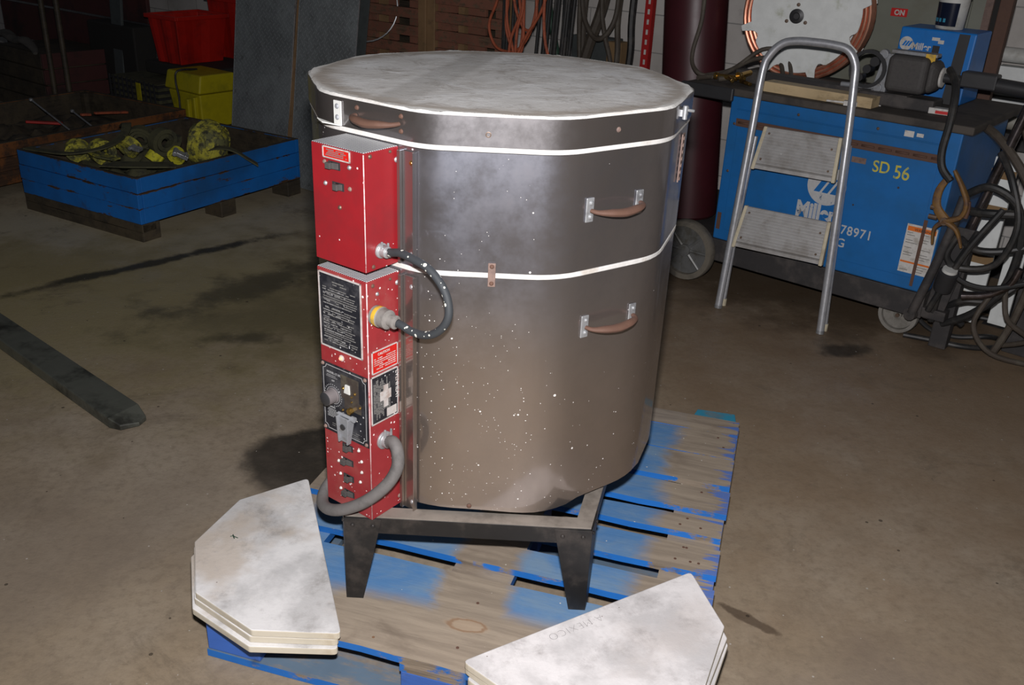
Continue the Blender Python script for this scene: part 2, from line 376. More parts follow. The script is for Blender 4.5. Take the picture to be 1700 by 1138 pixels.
    M['ypaint'] = mat('yellow_paint_marker', (.62, .52, .06), .6, dirt=(.2, .3, .2), dscale=50)
    M['fork'] = mat('oily_fork_steel', (.14, .145, .12), .42, .35, dirt=(.03, .03, .025), dscale=6, rvar=.1)
    M['tyre'] = mat('dusty_grey_tyre', (.16, .14, .11), .8, dirt=(.09, .08, .065), dscale=14)
    M['rim'] = mat('grey_wheel_rim', (.17, .17, .165), .45, .3, dirt=(.10, .095, .08), dscale=14)
    M['castwheel'] = mat('pale_caster_wheel', (.24, .225, .20), .7, dirt=(.14, .13, .11), dscale=14)
    M['shiny'] = mat('dark_chromed_pipe', (.22, .19, .19), .2, .9, dirt=(.08, .06, .05), dscale=12)
    M['clamp'] = mat('tarnished_bronze_clamp', (.21, .11, .03), .65, .1, dirt=(.11, .06, .04), dscale=30)
    M['rag'] = mat('grey_rag', (.10, .09, .08), .9, dirt=(.05, .045, .04), dscale=9)
    M['card'] = mat('brown_cardboard', (.24, .15, .07), .85)
    M['pencil'] = mat('pencil_grey', (.20, .19, .19), .9)
    M['window'] = mat('clear_dark_mica', (.05, .04, .035), .2, dirt=(.09, .08, .06), dscale=20)
    m, n, l, bs = nt('pilot_lamp_glow'); bs.inputs['Base Color'].default_value = (1, .25, .15, 1)
    bs.inputs['Roughness'].default_value = .2
    bs.inputs['Emission Color'].default_value = (1, .3, .2, 1); bs.inputs['Emission Strength'].default_value = 1.6; M['lamp'] = m
setup()

# ------------------------------------------------------------------ mesh builder
class MB:
    def __init__(s, mtx=None):
        s.bm = bmesh.new(); s.T = mtx or Matrix.Identity(4); s.mi = 0
    def v(s, p): return s.bm.verts.new(s.T @ Vector(p))
    def f(s, vs, smooth=False):
        try:
            q = s.bm.faces.new(vs); q.material_index = s.mi; q.smooth = smooth; return q
        except ValueError: return None
    def box(s, x0, x1, y0, y1, z0, z1):
        p = [s.v((x, y, z)) for z in (z0, z1) for y in (y0, y1) for x in (x0, x1)]
        for q in ((0, 2, 3, 1), (4, 5, 7, 6), (0, 1, 5, 4), (2, 6, 7, 3), (0, 4, 6, 2), (1, 3, 7, 5)): s.f([p[i] for i in q])
        return s
    def hexa(s, b, t):
        """b, t: lists of 4 points (same winding)"""
        P = [s.v(p) for p in b] + [s.v(p) for p in t]
        s.f(P[3::-1]); s.f(P[4:])
        for i in range(4): s.f([P[i], P[(i + 1) % 4], P[4 + (i + 1) % 4], P[4 + i]])
        return s
    def prism(s, poly, z0, z1, topmat=None, smooth=False, r1=None):
        a = [s.v((x, y, z0)) for x, y in poly]; q = r1 or poly
        b = [s.v((x, y, z1)) for x, y in q]; n = len(poly)
        s.f(a[::-1]); old = s.mi
        if topmat is not None: s.mi = topmat
        s.f(b); s.mi = old
        for i in range(n): s.f([a[i], a[(i + 1) % n], b[(i + 1) % n], b[i]], smooth)
        return s
    def band(s, poly, z0, z1, t, smooth=True):
        """open-topped wall ring following poly, thickness t inward"""
        n = len(poly); cx = sum(p[0] for p in poly) / n; cy = sum(p[1] for p in poly) / n
        def inn(p):
            d = math.hypot(p[0] - cx, p[1] - cy); k = (d - t) / d; return (cx + (p[0] - cx) * k, cy + (p[1] - cy) * k)
        o0 = [s.v((*p, z0)) for p in poly]; o1 = [s.v((*p, z1)) for p in poly]
        i0 = [s.v((*inn(p), z0)) for p in poly]; i1 = [s.v((*inn(p), z1)) for p in poly]
        for i in range(n):
            j = (i + 1) % n
            s.f([o0[i], o0[j], o1[j], o1[i]], smooth); s.f([i0[j], i0[i], i1[i], i1[j]], smooth)
            s.f([o1[i], o1[j], i1[j], i1[i]]); s.f([o0[j], o0[i], i0[i], i0[j]])
        return s
    def tube(s, pts, r, seg=10, sub=0, flat=1.0, closed=False, caps=True):
        pts = [Vector(p) for p in pts]
        rr = r if isinstance(r, (list, tuple)) else [r] * len(pts)
        if sub:
            np_, nr = [], []
            N = len(pts); rng = range(N if closed else N - 1)
            for i in rng:
                g_ = lambda k: pts[k % N] if closed else pts[max(0, min(N - 1, k))]
                p0, p1, p2, p3 = g_(i - 1), g_(i), g_(i + 1), g_(i + 2)
                for j in range(sub):
                    t = j / sub
                    np_.append(.5 * ((2 * p1) + (p2 - p0) * t + (2 * p0 - 5 * p1 + 4 * p2 - p3) * t * t + (3 * p1 - p0 - 3 * p2 + p3) * t ** 3))
                    nr.append(rr[i] * (1 - t) + rr[(i + 1) % N] * t)
            if not closed: np_.append(pts[-1]); nr.append(rr[-1])
            pts, rr = np_, nr
        n = len(pts); rings = []; up = None
        for i in range(n):
            if closed: d = pts[(i + 1) % n] - pts[i - 1]
            else: d = pts[min(i + 1, n - 1)] - pts[max(i - 1, 0)]
            d = d.normalized() if d.length > 1e-9 else Vector((0, 0, 1))
            if up is None:
                up = Vector((0, 0, 1)) if abs(d.z) < .9 else Vector((0, 1, 0))
            a = d.cross(up)
            if a.length < 1e-6: a = d.cross(Vector((1, 0, .1)))
            a.normalize(); b = a.cross(d).normalized(); up = b
            rings.append([s.v(pts[i] + a * math.cos(2 * PI * k / seg) * rr[i] + b * math.sin(2 * PI * k / seg) * rr[i] * flat) for k in range(seg)])
        for i in range(n if closed else n - 1):
            A, B = rings[i], rings[(i + 1) % n]
            for k in range(seg): s.f([A[k], A[(k + 1) % seg], B[(k + 1) % seg], B[k]], True)
        if caps and not closed: s.f(rings[0][::-1]); s.f(rings[-1])
        return s
    def cyl(s, p0, p1, r0, r1=None, seg=20): return s.tube([p0, p1], [r0, r0 if r1 is None else r1], seg)
    def lathe(s, prof, seg=32, axis_m=None):
        """prof: list of (r,z) revolved about local z of axis_m"""
        A = axis_m or Matrix.Identity(4); rings = []
        for r, z in prof:
            rings.append([s.v(A @ Vector((r * math.cos(2 * PI * k / seg), r * math.sin(2 * PI * k / seg), z))) for k in range(seg)] if r > 1e-6 else [s.v(A @ Vector((0, 0, z)))])
        for A_, B_ in zip(rings, rings[1:]):
            for k in range(seg):
                j = (k + 1) % seg
                if len(A_) == 1 and len(B_) == 1: continue
                if len(A_) == 1: s.f([A_[0], B_[j], B_[k]], True)
                elif len(B_) == 1: s.f([A_[k], A_[j], B_[0]], True)
                else: s.f([A_[k], A_[j], B_[j], B_[k]], True)
        return s
    def sheet(s, pts_a, pts_b, t=.003):
        """ribbon between two polylines, given thickness along its own normal"""
        n = len(pts_a); A = [Vector(p) for p in pts_a]; B = [Vector(p) for p in pts_b]
        T, U = [], []
        for i in range(n):
            d = A[min(i + 1, n - 1)] - A[max(i - 1, 0)]; w = B[i] - A[i]; nn = d.cross(w)
            nn = nn.normalized() * t / 2 if nn.length > 1e-9 else Vector((0, 0, t / 2))
            T.append((s.v(A[i] + nn), s.v(B[i] + nn))); U.append((s.v(A[i] - nn), s.v(B[i] - nn)))
        for i in range(n - 1):
            s.f([T[i][0], T[i + 1][0], T[i + 1][1], T[i][1]], True); s.f([U[i][1], U[i + 1][1], U[i + 1][0], U[i][0]], True)
            s.f([T[i][0], U[i][0], U[i + 1][0], T[i + 1][0]]); s.f([T[i][1], T[i + 1][1], U[i + 1][1], U[i][1]])
        s.f([T[0][1], U[0][1], U[0][0], T[0][0]]); s.f([T[-1][0], U[-1][0], U[-1][1], T[-1][1]])
        return s
    def build(s, name, mats, parent=None, bevel=0, segs=2, ang=35):
        me = bpy.data.meshes.new(name)
        bmesh.ops.recalc_face_normals(s.bm, faces=s.bm.faces[:])
        for e in s.bm.edges:
            if len(e.link_faces) == 2 and e.calc_face_angle(0) > R_(ang): e.smooth = False
        s.bm.to_mesh(me); s.bm.free()
        if not isinstance(mats, (list, tuple)): mats = [mats]
        for m in mats: me.materials.append(M[m] if isinstance(m, str) else m)
        o = bpy.data.objects.new(name, me); COL.objects.link(o)
        if parent: o.parent = parent
        if bevel:
            b = o.modifiers.new('bevel', 'BEVEL'); b.width = bevel; b.segments = segs; b.limit_method = 'ANGLE'; b.angle_limit = R_(50)
        return o

def tag(o, label, cat, group=None):
    o['label'] = label; o['category'] = cat
    if group: o['group'] = group
    return o
def thing(name, label, cat, loc=(0, 0, 0), rz=0, group=None, rot=None):
    o = bpy.data.objects.new(name, None); COL.objects.link(o); o.location = loc
    o.rotation_euler = rot if rot else (0, 0, rz); o.empty_display_size = .1
    return tag(o, label, cat, group)
def place(o, loc, rz=0): o.location = loc; o.rotation_euler = (0, 0, rz); return o
def dup(root, loc, rz=0, label=None):
    r = root.copy(); COL.objects.link(r); r.location = loc; r.rotation_euler = (0, 0, rz)
    if label: r['label'] = label
    for ch in list(root.children):
        c = ch.copy(); COL.objects.link(c); c.parent = r
        for gch in ch.children:
            d = gch.copy(); COL.objects.link(d); d.parent = c
    return r
def text(name, body, size, mtx, material, parent, offset=0., sx=1., depth=.0005, center=False, space=1.0):
    cu = bpy.data.curves.new(name, 'FONT'); cu.body = body; cu.size = size; cu.offset = offset; cu.extrude = depth
    cu.space_character = space
    if center: cu.align_x = 'CENTER'
    t = bpy.data.objects.new(name + '_tmp', cu); COL.objects.link(t)
    dg = bpy.context.evaluated_depsgraph_get(); dg.update()
    me = bpy.data.meshes.new_from_object(t.evaluated_get(dg))
    bpy.data.objects.remove(t); me.transform(mtx @ Matrix.Diagonal((sx, 1, 1, 1)))
    me.name = name; me.materials.clear(); me.materials.append(M[material])
    o = bpy.data.objects.new(name, me); COL.objects.link(o); o.parent = parent
    return o
def frame(o, x, y, z):
    """matrix from origin and three axis vectors"""
    m = Matrix.Identity(4)
    for i, a in enumerate((Vector(x), Vector(y), Vector(z), Vector(o))):
        for j in range(3): m[j][i] = a[j]
    return m

# ------------------------------------------------------------------ camera, light, world
cam = bpy.data.cameras.new('camera'); camo = bpy.data.objects.new('camera', cam); COL.objects.link(camo)
FPX, PITCH, ROLL, CH = 1554.53, .4342, .0467, 1.4958
cam.lens = FPX * 36 / 1700; cam.sensor_width = 36; cam.clip_start = .05
fw = Vector((0, math.cos(PITCH), -math.sin(PITCH))); up0 = Vector((0, math.sin(PITCH), math.cos(PITCH))); rt0 = Vector((1, 0, 0))
rt = math.cos(ROLL) * rt0 + math.sin(ROLL) * up0; up = -math.sin(ROLL) * rt0 + math.cos(ROLL) * up0
camo.matrix_world = frame((0, 0, CH), rt, up, -fw)
scene.camera = camo
# the pop-up flash of the camera that took the picture
fl = bpy.data.lights.new('camera_flash', 'AREA'); fl.shape = 'RECTANGLE'; fl.size = .05; fl.size_y = .03; fl.energy = 70; fl.color = (1, .975, .985)
flo = bpy.data.objects.new('camera_flash', fl); COL.objects.link(flo)
flo.matrix_world = frame(Vector((0, 0, CH)) + up * .115 - fw * -.02 + rt * .0, rt, up, -(fw + rt * .05).normalized())
w = bpy.data.worlds.new('dim_workshop'); scene.world = w; w.use_nodes = True
w.node_tree.nodes['Background'].inputs[0].default_value = (.72, .82, 1, 1); w.node_tree.nodes['Background'].inputs[1].default_value = .027
scene.view_settings.view_transform = 'Standard'; scene.view_settings.look = 'None'
scene.view_settings.gamma = 1; scene.view_settings.use_curve_mapping = False; scene.view_settings.exposure = 0.0

# ------------------------------------------------------------------ setting
def struct(o): o['kind'] = 'structure'; return o
WA = R_(-37); W0 = Vector((1.0, 5.19, 0)); wa = Vector((math.cos(WA), math.sin(WA), 0)); wb = Vector((-math.sin(WA), math.cos(WA), 0))
def WF(s_, d, z=0): return W0 + wa * s_ - wb * d + Vector((0, 0, z))
fo = MB().box(-7, 7, -2, 12, -.1, 0).build('floor', 'floor'); struct(fo)
wo = MB().box(-9, 5, 0, .2, 0, 3.0).build('wall_back', 'block'); place(wo, W0, WA); struct(wo)
bo = MB().box(-1.3, 4.5, -.02, -.001, 0, .125).build('baseboard_back', 'darkbase'); place(bo, W0, WA); struct(bo)

# ------------------------------------------------------------------ blue pallet
PZ = Vector((-.626, 1.541, 0)); PY = -.2738
pal = thing('pallet', 'worn blue wooden pallet on the floor carrying the kiln stand and the white shelves', 'pallet', PZ, PY)
L_ = 1.024; D_ = 1.2137
def wavy(x0, x1, y0, y1, z0, z1, n=14, j=.0018):
    mb = MB(); random.seed(int((y0 + 3) * 1000) + int(z0 * 100))
    a = [(x0 + (x1 - x0) * i / n, y0 + random.uniform(-j, j)) for i in range(n + 1)]
    b = [(x1 - (x1 - x0) * i / n, y1 + random.uniform(-j, j)) for i in range(n + 1)]
    poly = a + b
    A = [mb.v((x, y, z0)) for x, y in poly]; B = [mb.v((x, y, z1)) for x, y in poly]
    mb.f(A[::-1]); mb.f(B); mb.mi = 1
    for i in range(len(poly)):
        k = (i + 1) % len(poly); mb.f([A[i], A[k], B[k], B[i]])
    return mb
for (v0, v1, e) in [(0, .281, 0), (.334, .416, .003), (.468, .566, .002), (.611, .683, -.002), (.718, .823, .003), (.849, .9885, 0), (.9915, 1.125, -.004), (1.128, D_, -.003)]:
    wavy(-.003 + e, L_ + e, v0, v1, .1235, .140).build('deck_board', ['deck', 'deckside'], pal)
for (u0, u1) in [(0, .128), (.448, .588), (.897, L_ - .001)]:
    wavy(u0, u1, .001, D_ - .001, .101, .1230, 4, .0005).build('stringer_board', ['deck', 'deckside'], pal)
for (u0, u1) in [(.002, .128), (.449, .587), (.898, L_ - .003)]:
    for (v0, v1) in [(.002, .10), (.55, .69), (D_ - .10, D_ - .002)]:
        MB().box(u0, u1, v0, v1, .020, .1005).build('block', 'blueblock', pal, .003)
for (v0, v1) in [(0, .135), (.55, .69), (D_ - .135, D_)]:
    wavy(0, L_, v0, v1, 0.001, .0195, 10, .002).build('bottom_board', ['blueunder', 'deckside'], pal)
for (u0, u1) in [(.003, .1), (L_ - .1, L_ - .003)]:
    for (v0, v1) in [(.137, .548), (.692, D_ - .137)]:
        MB().box(u0, u1, v0, v1, .001, .0185).build('bottom_board', 'blueunder', pal)
t_ = MB(); t_.hexa([(.885, 1.216, .118), (1.012, 1.216, .118), (1.004, 1.268, .118), (.893, 1.262, .118)],
                   [(.885, 1.216, .136), (1.012, 1.216, .136), (1.004, 1.268, .136), (.893, 1.262, .136)])
o = t_.build('splintered_board_end', 'teal', pal, .002); o['label'] = 'teal broken board end'
nl = MB()
for i in range(26):
    x = random.choice([.05, .08, .50, .54, .94, .97]) + random.uniform(-.02, .02); y = random.choice([.06, .2, .36, .41, .50, .55, .64, .67, .76, .80, .90, .95, 1.05, 1.1])
    nl.cyl((x, y, .1395), (x, y, .1408), .0035, seg=8)
nl.build('nail_heads', 'rust', pal)

# ------------------------------------------------------------------ kiln stand
sx0, sx1, sy = -.326, .180, 1.588
stn = thing('kiln_stand', 'low black steel stand with four tapered legs under the kiln', 'stand', (-.07, 1.86, .14))
def S(x, y, z): return (x + .07, y - 1.86, z - .14)
ZT = .352; by = 2.16; spl = math.tan(R_(13))
FL = Vector((sx0, sy, 0)); FR = Vector((sx1, sy - .006, 0)); BL = Vector((sx0 - (by - sy) * spl, by, 0)); BR = Vector((sx1 + (by - sy) * spl, by, 0))
cor = [FL, FR, BR, BL]; cen = (FL + FR + BL + BR) / 4
def inset(P, k):
    out = []
    for i in range(4):
        a = (P[i] - P[i - 1]).normalized(); b = (P[(i + 1) % 4] - P[i]).normalized()
        bis = (b - a); bis.normalize(); ang = math.acos(max(-1, min(1, a.dot(b)))); out.append(P[i] + bis * k / math.cos(ang / 2))
    return out
ins = inset(cor, .034)
mb = MB()
for i in range(4):
    j = (i + 1) % 4
    q = [cor[i], cor[j], ins[j], ins[i]]
    mb.hexa([S(p.x, p.y, ZT - .003) for p in q], [S(p.x, p.y, ZT) for p in q])
mb.build('top_flange', 'standtop', stn)
ins2 = inset(cor, .003)
for i in range(4):
    j = (i + 1) % 4
    q = [cor[i], cor[j], ins2[j], ins2[i]]; mb = MB()
    mb.hexa([S(p.x, p.y, ZT - .042) for p in q], [S(p.x, p.y, ZT - .0035) for p in q]); mb.build('side_rail', 'stand', stn, .0008)
for i in range(4):
    P = cor[i] + (cen - cor[i]).normalized() * -.004; mb = MB()
    for (Q) in (cor[(i + 1) % 4], cor[i - 1]):
        d = (Q - cor[i]).normalized(); n_ = Vector((-d.y, d.x, 0)); n_ = n_ if (cen - P).dot(n_) > 0 else -n_
        b0, b1 = P, P + d * .036; t0, t1 = P, P + d * .078; th = n_ * .003
        mb.hexa([S(*(b0.xy), .1405), S(*(b1.xy), .1405), S(*((b1 + th).xy), .1405), S(*((b0 + th).xy), .1405)],
                [S(*(t0.xy), ZT - .006), S(*(t1.xy), ZT - .006), S(*((t1 + th).xy), ZT - .006), S(*((t0 + th).xy), ZT - .006)])
        for k in (.018, .06):
            c = P + d * k - n_ * .0005; mb.cyl(S(c.x, c.y, ZT - .022), S(*(c - n_ * .003).xy, ZT - .022), .005, .003, 10)
    mb.build('leg', 'stand', stn, .0006)

# ------------------------------------------------------------------ kiln
KC = Vector((-.048, 1.995, 0)); Z0 = .355
kiln = thing('kiln', 'large stainless steel electric kiln with red control boxes and a dirty white lid', 'kiln', (KC.x, KC.y, Z0))
def rdec(R, fil, k=6, jit=0):
    out = []
    for i in range(10):
        a = R_(36 * i); c = R - fil / math.cos(R_(18)) + fil * .00
        for j in range(k):
            b = a + R_(-18 + 36 * j / (k - 1)); out.append((c * math.cos(a) + fil * math.cos(b), c * math.sin(a) + fil * math.sin(b)))
    # subdivide the flats
    res = []
    n = len(out)
    for i in range(n):
        p, q = out[i], out[(i + 1) % n]; res.append(p)
        if math.hypot(q[0] - p[0], q[1] - p[1]) > .05:
            for t in (.25, .5, .75): res.append((p[0] + (q[0] - p[0]) * t, p[1] + (q[1] - p[1]) * t))
    if jit: res = [(x * (1 + random.uniform(-jit, jit)), y * (1 + random.uniform(-jit, jit))) for x, y in res]
    return res
RJ = .403
lo = rdec(RJ, .20); zz = lambda z: z - Z0
# lower jacket: slightly dented lower rim
mb = MB(); mb.band(lo, zz(.366), zz(.8765), .004)
jl = mb.build('jacket', 'steel', kiln)
jl['label'] = 'lower steel jacket spattered with white drops'
for v in jl.data.vertices:
    a = math.degrees(math.atan2(v.co.y, v.co.x))
    if v.co.z < .05:
        v.co.z += -.008 + .008 * abs(math.sin(R_(a * 2.5)))
        if -60 < a < -30: v.co.z += .006
mb = MB(); mb.band(rdec(RJ, .13), zz(.8875), zz(1.1085), .004); ju = mb.build('jacket', 'steel', kiln); ju['label'] = 'upper steel jacket'
MB().prism(rdec(RJ - .03, .20), zz(.355), zz(.874)).build('firebrick_wall', 'brick', kiln)
MB().prism(rdec(RJ - .006, .13), zz(.8745), zz(1.108)).build('firebrick_wall', 'brick', kiln)
random.seed(3)
mb = MB(); mb.band(rdec(RJ + .0015, .17, jit=.0006), zz(.8770), zz(.8865), .02); mb.build('firebrick_seam', 'brick', kiln, .0015)
mb = MB(); mb.band(rdec(RJ + .002, .13, jit=.0008), zz(1.1095), zz(1.1185), .02); mb.build('firebrick_seam', 'brick', kiln, .0015)
mb = MB(); mb.band(rdec(RJ + .004, .13), zz(1.1195), zz(1.1715), .003); lb = mb.build('lid_band', 'lidsteel', kiln)
random.seed(5)
rim = rdec(RJ + .003, .13, k=8, jit=.0022); rim2 = [(x * .985, y * .985) for x, y in rim]
mb = MB()
a = [mb.v((x, y, zz(1.119))) for x, y in rdec(RJ - .004, .13, k=8)]
b = [mb.v((x, y, zz(1.1695 + random.uniform(0, .003)))) for x, y in rim]
c = [mb.v((x, y, zz(1.1755 + random.uniform(-.0012, .001)))) for x, y in rim2]
n = len(rim)
mb.f(a[::-1]); mb.f(c)
for i in range(n):
    j = (i + 1) % n; mb.f([a[i], a[j], b[j], b[i]], True); mb.f([b[i], b[j], c[j], c[i]], True)
mb.build('lid', 'lid', kiln)
def FM(deg, n0=0., z=Z0):
    """matrix of facet: x = along facet (to the right from outside), y = outward, z = up; y measured from the kiln axis"""
    A = R_(deg); nv = Vector((math.cos(A), math.sin(A), 0)); tv = Vector((-math.sin(A), math.cos(A), 0))
    return frame((0, 0, -Z0), tv, nv, (0, 0, 1))
AP = RJ * math.cos(R_(18)) + .0005
def handle(deg, t0, t1, z0, z1, rusty=False, sc=1.):
    T = FM(deg); grip = 'rust'
    mb = MB(T)
    mid = (t0 + t1) / 2; L = t1 - t0
    pts = [(t0, AP + .006, z0), (t0 + L * .06, AP + .020, z0 - .001), (t0 + L * .25, AP + .030, z0 * .75 + z1 * .25 - .002), (mid, AP + .033, (z0 + z1) / 2 - .004),
           (t1 - L * .25, AP + .030, z0 * .25 + z1 * .75 - .002), (t1 - L * .06, AP + .020, z1 - .001), (t1, AP + .006, z1)]
    mb.tube(pts, [.005, .006, .0095, .0105, .0095, .006, .005], 12, 5, .75)
    h = mb.build('handle', grip, kiln)
    for t, z in ((t0, z0), (t1, z1)):
        q = MB(T); q.box(t - .009, t + .009, AP, AP + .003, z - .023, z + .023)
        q.build('handle_plate', 'rustpale' if rusty else 'zinc', h, .004, 3)
        for dz in (.013, -.013):
            r = MB(T); r.lathe([(0, .0065), (.003, .006), (.005, .003), (.005, 0)], 12, frame((t + .002, AP, z + dz), (1, 0, 0), (0, 0, -1), (0, 1, 0)))
            r.build('rivet', 'zinc' if not rusty else 'rust', h)
handle(-54, -.060, .060, 1.004, 1.004)
handle(-54, -.050, .071, .770, .771)
handle(-126, -.030, .078, 1.146, 1.147, True)
# screws, clip, bracket, latch, jacket lap strips, perforated hinge
def screw(T, t, z, nn, par, m='zinc', r=.005, name='screw'):
    q = MB(T); q.lathe([(0, .0035), (r * .6, .003), (r, .0008), (r, 0)], 14, frame((t, nn, z), (1, 0, 0), (0, 0, -1), (0, 1, 0)))
    return q.build(name, m, par)
F90, F54, F126, F18 = FM(-90), FM(-54), FM(-126), FM(-18)
screw(F54, -.009, 1.146, AP + .003, kiln, 'rustpale'); 
q = MB(F90); q.lathe([(0, -.001), (.004, .0006), (.0055, .0002), (.006, -.001)], 14, frame((-.009, AP + .003, 1.141), (1, 0, 0), (0, 0, -1), (0, 1, 0))); q.build('dimpled_hole', 'bolt', kiln)
q = MB(F90); q.box(-.002, .012, AP + .001, AP + .004, .861, .907); cl = q.build('section_clip', 'rustpale', kiln, .001)
for z in (.901, .868): screw(F90, .005, z, AP + .004, cl, 'rust', .0042)
screw(F90, -.025, .372, AP, kiln, 'rust', .005)
q = MB(F126); q.box(-.086, -.066, AP + .004, AP + .0065, 1.120, 1.165); q.hexa([(-.086, AP + .0066, 1.1195), (-.066, AP + .0066, 1.1195), (-.083, AP + .038, 1.128), (-.103, AP + .032, 1.132)],
    [(-.086, AP + .0066, 1.122), (-.066, AP + .0066, 1.122), (-.083, AP + .038, 1.1305), (-.103, AP + .032, 1.1345)])
br = q.build('lid_bracket', 'dirtywhite', kiln, .001); br['label'] = 'pale bent steel lid bracket'
for z in (1.155, 1.135): screw(F126, -.076, z, AP + .0065, br, 'zincdull', .005)
for (z0, z1) in ((.349, .868), (.892, 1.102)):
    q = MB(F126); q.box(.075, .082, AP - .002, AP + .010, z0, z1); q.box(.0825, .110, AP - .001, AP + .003, z0, z1); q.box(.1102, .1125, AP - .002, AP + .009, z0, z1)
    st_ = q.build('jacket_seam_strip', 'lidsteel', kiln, .0006)
    for z in ((z0 + .02), (z1 - .02)): screw(F126, .104, z, AP + .003, st_, 'brass' if z > 1.05 else 'zinc', .005)
q = MB(F18); q.box(-.062, -.030, AP + .003, AP + .008, 1.147, 1.160); q.cyl((-.058, AP + .012, 1.142), (-.058, AP + .012, 1.168), .005, seg=12); q.cyl((-.034, AP + .011, 1.146), (-.034, AP + .011, 1.162), .004, seg=12)
q.tube([(-.058, AP + .012, 1.160), (-.05, AP + .026, 1.158), (-.035, AP + .022, 1.156)], .003, 8, 3); q.build('lid_latch', 'zinc', kiln, .0005)
q = MB(F18)
for i in range(7):
    z = 1.095 - i * .014; q.box(.012, .034, AP + .001, AP + .004, z - .003, z + .003)
    q.box(.012, .016, AP + .001, AP + .004, z - .0112, z - .0028); q.box(.030, .034, AP + .001, AP + .004, z - .0112, z - .0028)
q.build('perforated_hinge_strap', 'rustpale', kiln, .0004)

# control boxes on facet -126 ; local x = t, y = n, z absolute
def ctrl(z0, z1, body, label):
    t0, t1, n0, n1 = -.060, .070, .384, .470
    q = MB(F126); q.box(t0, t1, n0, n1, z0, z1)
    o = q.build('control_box', body, kiln, .0009, 2); o['label'] = label
    q = MB(F126); q.box(t0 + .001, t1 - .001, n0 + .001, n1 - .001, z1 + .0002, z1 + .0012); q.build('vent_grille', 'perf', o)
    q = MB(F126)
    q.cyl((t1, n1, z0 + .002), (t1, n1, z1 - .002), .0011, seg=8)
    q.build('worn_edge', 'rededge', o)
    return o
bu = ctrl(.889, 1.106, 'red', 'plain red upper box'); bl_ = ctrl(.352, .871, 'redlow', 'tall red lower box spattered with white')
NF = .4705
def fplate(par, name, t0, t1, z0, z1, m, nn=NF, th=.0012, bev=0):
    q = MB(F126); q.box(t0, t1, nn, nn + th, z0, z1); return q.build(name, m, par, bev)
def fframe(par, t0, t1, z0, z1, wd, m='silver', nn=NF, th=.0022, name='plate_border'):
    q = MB(F126)
    for b in ((t0, t1, z0, z0 + wd), (t0, t1, z1 - wd, z1), (t0, t0 + wd, z0, z1), (t1 - wd, t1, z0, z1)): q.box(b[0], b[1], nn, nn + th, b[2], b[3])
    return q.build(name, m, par)
def switch(par, t, z, big=True):
    q = MB(F126); q.box(t - .014, t + .015, NF, NF + .001, z - .007, z + .007); q.build('switch_opening', 'black', par)
    q = MB(F126)
    s_ = -1 if big else 1
    q.hexa([(t - .011, NF + .001, z - .0055), (t + .012, NF + .001, z - .0055), (t + .012, NF + .003, z - .0055), (t + .0, NF + .006, z - .0055)],
           [(t - .011, NF + .001, z + .0055), (t + .012, NF + .001, z + .0055), (t + .012, NF + .003, z + .0055), (t + .0, NF + .006, z + .0055)])
    if big: q.box(t - .013, t - .001, NF + .001, NF + .011, z - .0055, z + .0055)
    else: q.box(t - .004, t + .007, NF + .001, NF + .011, z - .0055, z + .0055)
    return q.build('rocker_switch', 'dustblack', par, .0007)
def rows(par, t0, t1, z0, z1, nrow, m, nn, hgt=.0011, minw=.002, maxw=.008, side=False, gap=.0011, name='printed_text', skip=.12):
    q = MB(F126); dz = (z1 - z0) / nrow
    for i in range(nrow):
        z = z1 - (i + .5) * dz
        if random.random() < skip * .6: continue
        t = t0 + random.uniform(0, .003); te = t1 - random.uniform(0, (t1 - t0) * .25)
        while t < te:
            wd = random.uniform(minw, maxw)
            if random.random() > skip:
                e = min(t + wd, te)
                if e - t > .0008:
                    if side: q.box(nn, nn + .0004, t, e, z - hgt / 2, z + hgt / 2)
                    else: q.box(t, e, nn, nn + .0004, z - hgt / 2, z + hgt / 2)
            t += wd + gap
    return q.build(name, m, par)
random.seed(21)
fplate(bu, 'label_plate', -.028, .038, 1.085, 1.104, 'redplate'); fframe(bu, -.029, .039, 1.084, 1.105, .0022)
rows(bu, -.022, .033, 1.088, 1.101, 4, 'printdim', NF + .0012, .0018)
switch(bu, -.002, 1.073, True); switch(bu, .006, 1.037, False)
for t, z, m_ in ((-.026, 1.076, 'rustpale'), (.036, 1.076, 'zinc'), (-.026, 1.037, 'zinc'), (.036, 1.038, 'rustpale')): screw(F126, t, z, NF, bu, m_, .0042)
screw(F126, .009, .999, NF, bu, 'bolt', .0042, 'plugged_hole')
def sscrew(z, nn, par, m='zinc', r=.0045):
    q = MB(F126); q.lathe([(0, .003), (r * .6, .0028), (r, .0008), (r, 0)], 14, frame((.0705, nn, z), (0, 1, 0), (0, 0, 1), (1, 0, 0))); q.build('screw', m, par)
for z, nn, m_, r in ((1.099, .455, 'bolt', .004), (1.100, .406, 'bolt', .003), (1.083, .390, 'zinc', .005), (.910, .388, 'rustpale', .005), (.897, .452, 'rust', .004)): sscrew(z, nn, bu, m_, r)
for z, nn, m_, r in ((.861, .455, 'rust', .004), (.862, .41, 'rust', .003), (.850, .391, 'zinc', .005), (.842, .444, 'zinc', .004), (.372, .39, 'rustpale', .005)): sscrew(z, nn, bl_, m_, r)
